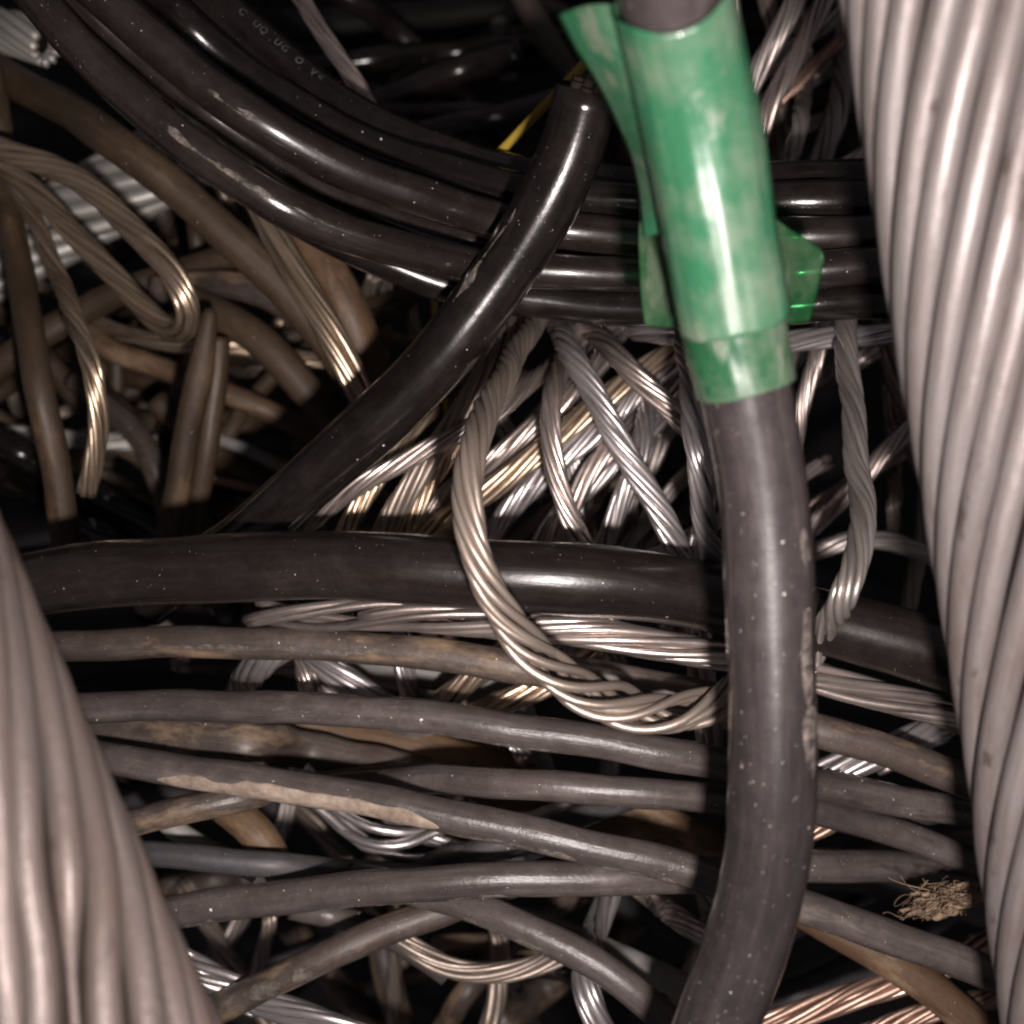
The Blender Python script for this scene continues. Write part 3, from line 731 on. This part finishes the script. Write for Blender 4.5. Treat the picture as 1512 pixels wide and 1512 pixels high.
fill('fa', "dim * cable buried deep behind the hairpin wire", "* cables buried behind the hairpin wire", 18,
     (0, 330, 480, 740), (20, 70, -30, 45, 100), 0.4, ('ochre_sheath', 'brown_rubber', 'ochre_sheath'), (24, 42), (.54, .64), (140, 280), 'tube')
fill('fb', "thin * twisted wire buried deep behind the hairpin wire", "* twisted wires buried behind the hairpin wire", 14,
     (20, 380, 500, 740), (15, 55, -35, 80), 0.4, ('brown_wire', 'bronze_wire', 'brown_wire'), (16, 26), (.54, .64), (140, 260), 'twist')
fill('fc', "dim * twisted wire at the back of the bright tangle", "* twisted wires at the back of the bright tangle", 22,
     (560, 500, 1020, 820), (-50, -40, 60, -60, 85), 0.3, ('brown_wire', 'rose_wire', 'aluminium_dull'), (20, 30), (.47, .58), (160, 300), 'twist')
fill('fd', "dim * twisted wire in the dark hollows under the grey cables", "* twisted wires under the grey cables", 13,
     (330, 960, 1060, 1500), (75, -60, 40, 95, 15), 0.35, ('brown_wire', 'aluminium_dull', 'brown_wire'), (20, 30), (.52, .62), (130, 260), 'twist')
fill('fe', "dim * cable in the dark hollows under the grey cables", "* cables under the grey cables", 20,
     (230, 1080, 1420, 1510), (10, -20, 30, -35, 60), 0.35, ('blue_grey_rubber', 'brown_rubber', 'black_dusty'), (30, 50), (.50, .62), (180, 360), 'tube')
fill('ff', "dim * twisted wire in the gap beside the thick conductor", "* twisted wires in the gap beside the thick conductor", 14,
     (1120, 20, 1400, 860), (70, -50, 100, -30), 0.35, ('brown_wire', 'aluminium_dull', 'rose_wire'), (20, 30), (.50, .60), (130, 240), 'twist')
fill('fg', "* cable in the black hollow above the curved bundle", "* cables above the curved bundle", 12,
     (480, -40, 920, 200), (-10, 15, 60, -35), 0.3, ('black_dusty', 'black_gloss', 'brown_rubber'), (26, 44), (.56, .70), (180, 320), 'tube')
DG = "dark cables at the bottom of the pile"
DLB = "dim black cable lying at the very bottom of the pile"
for k in range(14):
    r = np.random.RandomState(100 + k)
    cx, cy = r.uniform(-50, 1560), r.uniform(-80, 1600)
    if k < 8:
        cx, cy = 560 + 60 * k, 30 + 35 * (k % 4)
    a = r.uniform(-0.5, 0.5) + (math.pi / 2 if k % 3 == 2 and k >= 8 else 0)
    Ln = r.uniform(500, 900)
    dd = 0.86 + 0.08 * r.rand()
    bend = r.uniform(-120, 120)
    pts = []
    for t in np.linspace(-1, 1, 7):
        x = cx + math.cos(a) * t * Ln - math.sin(a) * bend * t * t
        y = cy + math.sin(a) * t * Ln + math.cos(a) * bend * t * t
        pts.append((x, y, dd + 0.02 * abs(t)))
    C('Z%d' % k, 'tube', 'black_matt', r.uniform(34, 56), pts, DLB, group=DG, wd=dd)

# ------------------------------------------------------------------ settle the pile: each cable rests behind those that lie over it
M = 160
done = []
for c in CABLES:
    q = catmull(c['pts'], M)
    c['rad'] = c['w'] / 2 * c['wd'] / F
    d = q[:, 2].copy()
    base = d.copy()
    for it in range(5):
        req = np.full(M, -1.0)
        for e in done:
            if e['key'] in c.get('skip', ()):
                continue
            R = (c['rad'] + e['rad']) * 0.96
            x = (q[:, 0] - 756) / F * d; y = (q[:, 1] - 756) / F * d
            X = (e['q'][:, 0] - 756) / F * e['q'][:, 2]; Y = (e['q'][:, 1] - 756) / F * e['q'][:, 2]
            if X.min() > x.max() + R or X.max() < x.min() - R or Y.min() > y.max() + R or Y.max() < y.min() - R:
                continue
            lat2 = (x[:, None] - X[None]) ** 2 + (y[:, None] - Y[None]) ** 2
            ok = lat2 < R * R
            need = np.where(ok, e['q'][None, :, 2] + np.sqrt(np.maximum(R * R - lat2, 0)), -1)
            req = np.maximum(req, need.max(1))
        if not (req > d + 1e-4).any():
            break
        push = np.maximum(req - base, 0)
        # spread each push along the cable so that it bends gently
        wide = push.copy()
        for sh in range(1, 13):
            f = math.exp(-0.5 * (sh / 6.0) ** 2)
            wide[sh:] = np.maximum(wide[sh:], push[:-sh] * f)
            wide[:-sh] = np.maximum(wide[:-sh], push[sh:] * f)
        d = np.maximum(d, base + gsm(np.maximum(wide, d - base), 2.5))
    q[:, 2] = np.minimum(d, (CAM_Z / S) - c['rad'] * 1.1)
    c['q'] = q
    done.append(c)
BYKEY = {c['key']: c for c in CABLES}

# ------------------------------------------------------------------ builders


def path3(c):
    return P3(c['q'][:, 0], c['q'][:, 1], c['q'][:, 2])


def smooth_noise(n, scale, r):
    k = max(4, int(n / scale) + 3)
    return np.interp(np.linspace(0, k - 1, n), np.arange(k), gsm(r.uniform(-1, 1, k), 0.7))


NAMES = {'black_gloss': 'black_cable', 'black_dusty': 'black_cable', 'taped_black': 'black_cable', 'black_matt': 'black_cable', 'grey_rubber': 'grey_cable',
         'brown_rubber': 'brown_cable', 'blue_grey_rubber': 'grey_cable', 'tan_sheath': 'tan_cable', 'ochre_sheath': 'brown_cable',
         'pale_grey_sheath': 'pale_cable', 'yellow_sheath': 'yellow_wire', 'aluminium': 'twisted_wire', 'aluminium_dull': 'twisted_wire',
         'bronze_wire': 'twisted_wire', 'brown_wire': 'twisted_wire', 'rose_wire': 'twisted_wire', 'copper_wire': 'copper_twisted_wire', 'pale_aluminium': 'stranded_conductor',
         'oxidised_aluminium': 'stranded_conductor', 'tarnished_aluminium': 'stranded_conductor'}


def build_tube(c, seed):
    R = c['rad'] * S
    p, s = resample(path3(c), R * 0.45)
    T, U, W = frame(p)
    amp = R * (0.05 if c['w'] > 30 else 0.02)
    p = p + W * wobble(s, amp, R * 16, seed)[:, None] + U * wobble(s, amp, R * 18, seed + 500)[:, None]
    rr = R * (1 + wobble(s, 0.016, R * 9, seed + 900))
    if c.get('taper0'):
        t = np.clip(s / (R * 5), 0, 1)
        rr = rr * (0.35 + 0.65 * np.sqrt(t))
    o = tube(NAMES[c['mat']], p, rr, 26 if c['w'] > 60 else 18, c['mat'])
    c['p'], c['s'], c['R'], c['obj'] = p, s, R, o
    return o


def build_strands(c, seed):
    R = c['rad'] * S
    big = c['kind'] in ('big', 'bigs')
    n = c.get('n', 5 if c.get('fill') else 8)
    lay = c.get('lay', -1)
    pitch = c.get('pitch', 19 + 11 * np.random.RandomState(seed + 77).rand()) * R if not big else 15.5 * R
    step = pitch / (30 if not big else 60)
    p, s = resample(path3(c), step)
    T, U, W = frame(p)
    if not big:
        p = p + W * wobble(s, R * 0.08, R * 22, seed)[:, None] + U * wobble(s, R * 0.08, R * 20, seed + 3)[:, None]
    sn = math.sin(math.pi / n)
    rs = R * sn / (1 + sn)
    rh = R - rs
    root = empty(NAMES[c['mat']], tuple(p[len(p) // 2]))
    r = np.random.RandomState(seed)
    k = lay * 2 * math.pi / pitch
    u = s / s[-1]
    loose = np.zeros_like(u)
    if c.get('loose'):
        a, b = c['loose']
        loose = np.clip((u - a) / 0.12, 0, 1) * np.clip((b - u) / 0.10 + .3, 0, 1)
    if c.get('fray0'):
        loose = np.maximum(loose, np.clip(1 - u / 0.12, 0, 1) * 0.4)
    ph0 = r.uniform(0, 6.28)
    hurt = []
    if c.get('gap'):
        tgt = P3(c['gap'][0], c['gap'][1], c['wd'] - c['rad'])
        best = []
        for i in range(n):
            ph = ph0 + 2 * math.pi * i / n + k * s
            q = p + (np.cos(ph) * rh)[:, None] * U + (np.sin(ph) * rh)[:, None] * W
            best.append(np.min(np.linalg.norm(q - tgt, axis=1)))
        o_ = np.argsort(best)
        hurt = [int(o_[0]), int(o_[1])]
    for i in range(n):
        jig = 0.10 if big else 0.42
        ph = ph0 + 2 * math.pi * i / n + k * s + jig * smooth_noise(len(s), 40, r)
        rad = rh * (1 + (0.02 if big else 0.07) * smooth_noise(len(s), 30, r))
        rad = rad * (1 + loose * (0.55 + 0.75 * smooth_noise(len(s), 45, r)))
        ph = ph + loose * 1.6 * smooth_noise(len(s), 50, r)
        if hurt and i != hurt[0]:
            st_ = (i - hurt[0] + n // 2) % n - n // 2          # neighbours creep into the gap
            if abs(st_) <= 2:
                yp = -p[:, 1] / S / ((CAM_Z - p[:, 2]) / S) * F + 756
                ph = ph - np.sign(st_) * (0.30 if abs(st_) == 1 else 0.14) * 2 * math.pi / n * np.clip((yp - 1330) / 130, 0, 1)
        q = p + (np.cos(ph) * rad)[:, None] * U + (np.sin(ph) * rad)[:, None] * W
        rr = rs * (0.97 if big else 1.14) * (1 + (0.03 if big else 0.07) * r.uniform(-1, 1))
        q2 = q
        if c.get('fray0'):
            cut = int(len(s) * 0.13 * r.rand())
            q2 = q[cut:]
        if i in hurt:
            dq = (CAM_Z - q[:, 2]) / S
            yy = -q[:, 1] / S / dq * F + 756
            if i == hurt[0]:
                env = np.clip((yy - 1300) / 130, 0, 1)          # this strand thins out and sinks in, leaving a gap
                rr = rr * (1 - 0.7 * env)
                q2 = q - ((np.cos(ph) * rs * 0.8 * env)[:, None] * U + (np.sin(ph) * rs * 0.8 * env)[:, None] * W)
            else:
                env = np.clip((yy - 1180) / 120, 0, 1)[:, None]
                q2 = q + (W * 0.5 + U * 0.25) * (np.sin(s / (rs * 1.9)) * rs * 0.28)[:, None] * env
        tube("strand", q2, rr, 10 if big else 8, c['mat'], root)
    if not c.get('loose'):
        rc = R - 2 * rs
        st = 3 if len(p) > 60 else 1
        lo = int(len(p) * 0.14) if c.get('fray0') else 0
        tube("core", p[lo::st], rc * 1.04, 14 if big else 8, 'dark_core' if big else c['mat'], root)
    c['p'], c['s'], c['R'], c['obj'] = p, s, R, root
    return root


def grid_obj(name, rows, mat, parent, thick=0.00012):
    """rows: array (n, m, 3) -> a thin solid sheet"""
    n, m = rows.shape[:2]
    du = np.gradient(rows, axis=0); dv = np.gradient(rows, axis=1)
    nr = np.cross(du, dv)
    nr /= np.linalg.norm(nr, axis=2, keepdims=True) + 1e-12
    a = (rows + nr * thick / 2).reshape(-1, 3)
    b = (rows - nr * thick / 2).reshape(-1, 3)
    v = np.concatenate([a, b])
    N = n * m
    s = np.concatenate([[0], np.cumsum(np.linalg.norm(np.diff(rows[:, m // 2], axis=0), axis=1))])
    t = np.concatenate([[0], np.cumsum(np.linalg.norm(np.diff(rows[n // 2], axis=0), axis=1))])
    f, uv = [], []

    def U(k):
        k = k % N
        return (s[k // m], t[k % m])
    for i in range(n - 1):
        for j in range(m - 1):
            q = (i * m + j, i * m + j + 1, (i + 1) * m + j + 1, (i + 1) * m + j)
            f.append(q); uv += [U(x) for x in q]
            q = tuple(N + x for x in q[::-1])
            f.append(q); uv += [U(x) for x in q]
    edge = [j for j in range(m)] + [i * m + m - 1 for i in range(1, n)] + [(n - 1) * m + j for j in range(m - 2, -1, -1)] + [i * m for i in range(n - 2, 0, -1)]
    for e0, e1 in zip(edge, edge[1:] + edge[:1]):
        q = (e1, e0, N + e0, N + e1)
        f.append(q); uv += [U(x) for x in q]
    return mesh_obj(name, v, f, uv, mat, parent)


def build_strip(c, seed):
    R = c['rad'] * S
    p, s = resample(path3(c), R * 0.4)
    T, U, W = frame(p)
    m = 13
    w = np.linspace(-1, 1, m)
    taper = np.clip(np.minimum(s / (R * 4), (s[-1] - s) / (R * 5)), 0.15, 1)
    tw = 0.25 * np.sin(s / s[-1] * 3.0) + 0.1
    rows = np.zeros((len(p), m, 3))
    for j in range(m):
        x = w[j] * R * taper * (1 + 0.05 * wobble(s, 1, R * 6, seed))
        h = -(w[j] ** 2) * R * 0.35
        rows[:, j] = p + W * (x * np.cos(tw))[:, None] + U * (x * np.sin(tw) + h)[:, None]
    o = grid_obj("cable_sheath_strip", rows, c['mat'], None, 0.0006)
    c['p'], c['s'], c['R'], c['obj'] = p, s, R, o
    return o


def crust(c, px0, px1, phi0, phi1, mat, name, seed, h=0.10, axis=0, ragged=0.35, taper=0.12):
    """a raised patch of dirt on a cable between two layout positions and two angles (0 faces up)"""
    p, s, R, o = c['p'], c['s'], c['R'], c['obj']
    d = (CAM_Z - p[:, 2]) / S
    px = p[:, 0] / S / d * F + 756 if axis == 0 else -p[:, 1] / S / d * F + 756
    idx = np.where((px >= px0) & (px <= px1))[0]
    q = np.linspace(s[idx[0]], s[idx[-1]], max(40, int((s[idx[-1]] - s[idx[0]]) / (R * 0.08))))
    pp = np.stack([np.interp(q, s, p[:, i]) for i in range(3)], 1)
    T, U, W = frame(gsm(pp, 3))
    r = np.random.RandomState(seed)
    n = len(q); m = 12
    u = np.linspace(0, 1, n)
    env = np.clip(np.minimum(u, 1 - u) / taper, 0.02, 1) ** 0.6
    rag = ragged * (smooth_noise(n, 14, r) * 0.6 + smooth_noise(n, 5, r) * 0.4)
    rag2 = ragged * 0.5 * (smooth_noise(n, 12, r))
    mid = (phi0 + phi1) / 2
    a0 = mid + (phi0 - mid) * env + rag * env
    a1 = mid + (phi1 - mid) * env + rag2 * env
    rows = np.zeros((n, m, 3))
    for j in range(m):
        t = j / (m - 1)
        ph = a0 + (a1 - a0) * t
        prof = (1 - (2 * t - 1) ** 4)
        rr = R * (0.985 + h * prof * (0.55 + 0.45 * smooth_noise(n, 4, r)) * env + 0.006 * prof)
        rows[:, j] = pp + (np.cos(ph) * rr)[:, None] * U + (np.sin(ph) * rr)[:, None] * W
    return grid_obj(name, rows, mat, o, R * 0.03)


for i, c in enumerate(CABLES):
    if c['kind'] == 'tube':
        o = build_tube(c, i * 7 + 1)
        cat = "wire" if c['mat'] == 'yellow_sheath' else "cable"
    elif c['kind'] == 'strip':
        o = build_strip(c, i)
        cat = "sheath strip"
    else:
        o = build_strands(c, i * 7 + 1)
        cat = "conductor" if c['kind'] in ('big', 'bigs') else "wire"
    tag(o, c['label'], cat, c['group'])

# dried mud and dust on the cables
crust(BYKEY['G4'], 235, 665, -0.10, 1.20, "dried_mud", "mud_crust", 3, h=0.10)
crust(BYKEY['G4'], 655, 860, 0.55, 1.10, "pale_dust", "dust_smear", 4, h=0.02, ragged=0.4)
crust(BYKEY['G1'], 260, 560, 0.05, 0.40, "pale_dust", "dust_smear", 6, h=0.02, ragged=0.45)
crust(BYKEY['G5'], 265, 330, 0.55, 1.35, "pale_dust", "dust_smear", 8, h=0.04)
crust(BYKEY['G5'], 420, 640, 1.15, 1.40, "pale_dust", "dust_smear", 9, h=0.03, ragged=0.15)
crust(BYKEY['C'], 755, 1040, -0.88, -0.50, "pale_dust", "dust_smear", 10, h=0.015, axis=1, ragged=0.18)
crust(BYKEY['C'], 1010, 1220, -0.95, -0.62, "pale_dust", "dust_smear", 22, h=0.008, axis=1, ragged=0.4)
crust(BYKEY['G4'], 880, 1010, 0.7, 1.15, "pale_dust", "dust_smear", 23, h=0.02, ragged=0.4)
crust(BYKEY['G2'], 560, 860, 0.95, 1.30, "pale_dust", "dust_smear", 24, h=0.02, ragged=0.25)
crust(BYKEY['G5'], 640, 760, 0.85, 1.25, "pale_dust", "dust_smear", 25, h=0.03, ragged=0.4)
crust(BYKEY['G10'], 690, 830, 0.5, 0.9, "pale_dust", "dust_smear", 26, h=0.02, ragged=0.5)
crust(BYKEY['D'], 690, 800, 0.5, 0.95, "pale_dust", "dust_smear", 27, h=0.006, ragged=0.5, taper=0.3)
crust(BYKEY['G9'], 375, 420, -0.6, 0.8, "pale_dust", "dust_smear", 11, h=0.02, ragged=0.5, taper=0.3)
crust(BYKEY['G9'], 430, 465, -0.3, 0.9, "pale_dust", "dust_smear", 12, h=0.02, ragged=0.5, taper=0.3)
crust(BYKEY['K1'], 240, 420, -0.15, 0.20, "pale_dust", "dust_smear", 13, h=0.015, ragged=0.3)
crust(BYKEY['K2'], 310, 400, 0.1, 0.35, "pale_dust", "dust_smear", 14, h=0.012, ragged=0.25)

# the cut end of the glossy cable: conductor strands showing
cd = BYKEY['D']
pe, Re = cd['p'], cd['R']
tdir = pe[0] - pe[4]; tdir /= np.linalg.norm(tdir)
_, U0, W0 = frame(pe[:8])
for k in range(7):
    a = k * 2 * math.pi / 6
    rad = 0 if k == 6 else Re * 0.40
    st = pe[0] + (math.cos(a) * U0[0] + math.sin(a) * W0[0]) * rad
    ln = Re * (0.08 + 0.3 * ((k * 37) % 7) / 7)
    q = np.stack([st - tdir * Re * 0.3 + tdir * (ln + Re * 0.3) * t for t in np.linspace(0, 1, 6)])
    tube("strand", q, Re * 0.19, 8, "dark_core", cd['obj'])

# faint embossed lettering on the inner black cable
ck = BYKEY['K4']
pk = ck['p']; dk = (CAM_Z - pk[:, 2]) / S
kx = pk[:, 0] / S / dk * F + 756
Tk, Uk, Wk = frame(gsm(pk, 4))
lv, lf = [], []
for ch, x in (("C", 352), ("U", 376), ("Q", 391), ("U", 412), ("G", 423), ("O", 442), ("V", 456), ("<", 468)):
    cu = bpy.data.curves.new("letter", 'FONT')
    cu.body = ch
    cu.size = 1.0
    cu.align_x = 'CENTER'
    cu.align_y = 'CENTER'
    tmp = bpy.data.objects.new("letter", cu)
    COL.objects.link(tmp)
    bpy.context.view_layer.update()
    me = bpy.data.meshes.new_from_object(tmp.evaluated_get(bpy.context.evaluated_depsgraph_get()))
    i0 = int(np.argmin(np.abs(kx - x)))
    hgt = 15.0 / F * dk[i0] * S
    off = len(lv)
    Rk = ck['R']
    for vtx in me.vertices:
        ph = -0.38 - vtx.co.y * hgt / Rk * 1.0
        pos = pk[i0] + Tk[i0] * vtx.co.x * hgt + (math.cos(ph) * Uk[i0] + math.sin(ph) * Wk[i0]) * Rk * 1.035
        lv.append(pos)
    for pl in me.polygons:
        lf.append(tuple(off + v for v in pl.vertices))
    bpy.data.objects.remove(tmp)
    bpy.data.curves.remove(cu)
    bpy.data.meshes.remove(me)
mesh_obj("lettering", lv, lf, None, "letter_print", ck['obj'], smooth=False)

# ------------------------------------------------------------------ the green tape
cc = BYKEY['C']
pc = cc['p']; dc = (CAM_Z - pc[:, 2]) / S
yc = -pc[:, 1] / S / dc * F + 756
tape = empty("green_tape", tuple(pc[int(np.argmin(np.abs(yc - 300)))]))
tag(tape, "dusty green adhesive tape wrapped round the black cable, corners sticking out", "tape")


def wrap(y0, y1, f0, f1, shift, seed, mat):
    idx = np.where((yc > y0 - 14) & (yc < y1 + 14))[0]
    q = np.linspace(cc['s'][idx[0]], cc['s'][idx[-1]], 70)
    pp = np.stack([np.interp(q, cc['s'], pc[:, i]) for i in range(3)], 1)
    T, U, W = frame(gsm(pp, 3))
    u = np.linspace(0, 1, 70)
    r = np.random.RandomState(seed)
    m = 96
    rows = np.zeros((70, m, 3))
    tilt = 0.35
    for j in range(m):
        ph = -math.pi + 2 * math.pi * j / (m - 1) * 0.999
        dent = 0.006 * np.sin(11 * ph + 2.5 * np.sin(3 * u + seed)) + 0.004 * np.sin(23 * ph + 6 * u) + 0.018 * np.sin(3 * ph + 4 * u + seed) * np.sin(u * 7 + seed) + 0.012 * np.sin(9 * u + 2 * ph)
        rr = cc['R'] * (f0 + (f1 - f0) * u) * (1 + dent)
        edge = 0.02 * math.sin(2 * ph + seed)
        uu = np.clip(u * (1 - abs(edge)) + max(edge, 0), 0, 1)
        sh = np.interp(uu, u, q)
        pj = np.stack([np.interp(sh, q, pp[:, i]) for i in range(3)], 1)
        rows[:, j] = pj + (np.cos(ph) * rr)[:, None] * U + (np.sin(ph) * rr)[:, None] * W - W * shift * cc['R']
    return grid_obj("wrap", rows, mat, tape, 0.00015)


wrap(-2, 476, 1.13, 1.17, 0.03, 1, "green_film")
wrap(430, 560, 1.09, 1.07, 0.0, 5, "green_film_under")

def flap(pts_outer, pts_inner, d_outer, d_inner, curl, mat, n=40, m=14):
    a = catmull([(x, y, d) for (x, y), d in zip(pts_outer, d_outer)], n)
    b = catmull([(x, y, d) for (x, y), d in zip(pts_inner, d_inner)], n)
    A = P3(a[:, 0], a[:, 1], a[:, 2]); B = P3(b[:, 0], b[:, 1], b[:, 2])
    rows = np.zeros((n, m, 3))
    for j in range(m):
        t = j / (m - 1)
        rows[:, j] = A * (1 - t) + B * t
        rows[:, j, 2] += curl * S * math.sin(math.pi * t) * (1 + 0.3 * np.sin(np.linspace(0, 5, n)))
    return grid_obj("flap", rows, mat, tape, 0.00018)


flap([(822, 22), (848, 72), (880, 122), (912, 185), (935, 240), (946, 300), (950, 350)],
     [(935, 14), (944, 70), (956, 130), (968, 190), (978, 250), (990, 310), (998, 350)],
     [.250, .252, .256, .261, .266, .270, .272], [.232, .236, .241, .246, .252, .26, .268], 0.004, "green_film")
flap([(946, 296), (943, 340), (944, 390), (947, 440), (952, 480)],
     [(1000, 300), (1010, 350), (1022, 400), (1034, 450), (1042, 484)],
     [.292, .294, .295, .296, .297], [.27, .274, .278, .28, .282], -0.003, "green_film_thin")
flap([(1130, 312), (1166, 338), (1216, 374), (1213, 402), (1205, 440), (1196, 474)],
     [(1090, 320), (1100, 350), (1108, 380), (1114, 410), (1120, 440), (1126, 480)],
     [.292, .293, .295, .296, .297, .298], [.275, .276, .277, .278, .28, .282], -0.003, "green_film_thin")

# ------------------------------------------------------------------ the tuft of tan fibre
tc0 = P3(1392, 1330, .375)
r = np.random.RandomState(5)
tv, tf = [], []
for k in range(420):
    n = 22
    u = np.linspace(0, 1, n)
    c0 = np.array([r.normal(0, 19), r.normal(0, 8), r.normal(0, .005)])
    ax = c0[0] + 16 * r.rand() * np.sin(u * r.uniform(4, 11) + r.rand() * 6.28) + r.uniform(-14, 14) * u
    ay = c0[1] + 11 * r.rand() * np.sin(u * r.uniform(4, 11) + r.rand() * 6.28) + r.uniform(-9, 9) * u
    if k % 40 == 0:
        ax = ax + r.uniform(-75, 50) * u ** 2; ay = ay + r.uniform(-55, 40) * u ** 2
    az = .375 + c0[2] + .006 * np.sin(u * r.uniform(3, 9) + r.rand() * 6)
    q = P3(1392 + ax - 0.18 * ay, 1330 + ay - 0.12 * ax, az)
    v, nn, sd, _ = tube_arrays(q, 0.00004 * r.uniform(.6, 1.8), 4)
    off = len(tv)
    tv += list(v)
    for i in range(nn - 1):
        for j in range(sd):
            tf.append((off + i * sd + j, off + (i + 1) * sd + j, off + (i + 1) * sd + (j + 1) % sd, off + i * sd + (j + 1) % sd))
tuft = empty("fibre_tuft", tuple(tc0))
tag(tuft, "frayed tuft of tan fibre caught on the grey cables by the thick conductor", "fibre tuft")
mesh_obj("fibres", tv, tf, None, "tan_fibre", tuft)
# the matted lump inside it
nu, nv = 56, 36
lv, lf = [], []
for i in range(nu):
    for j in range(nv):
        a, b = 2 * math.pi * i / nu, math.pi * (j + 0.5) / nv - math.pi / 2
        k = 1 + 0.22 * math.sin(5 * a + 3 * b) + 0.18 * math.sin(9 * a - 7 * b) + 0.12 * math.sin(14 * b + 3 * a) + 0.10 * r.uniform(-1, 1)
        x, y, z = math.cos(b) * math.cos(a) * 46 * k, math.cos(b) * math.sin(a) * 21 * k, math.sin(b) * .010 * k
        lv.append(P3(1394 + x - 0.15 * y, 1330 + y - 0.15 * x, .375 - z))
for i in range(nu):
    for j in range(nv - 1):
        lf.append((i * nv + j, ((i + 1) % nu) * nv + j, ((i + 1) % nu) * nv + j + 1, i * nv + j + 1))
mesh_obj("matted_lump", lv, lf, None, "tan_fibre", tuft)
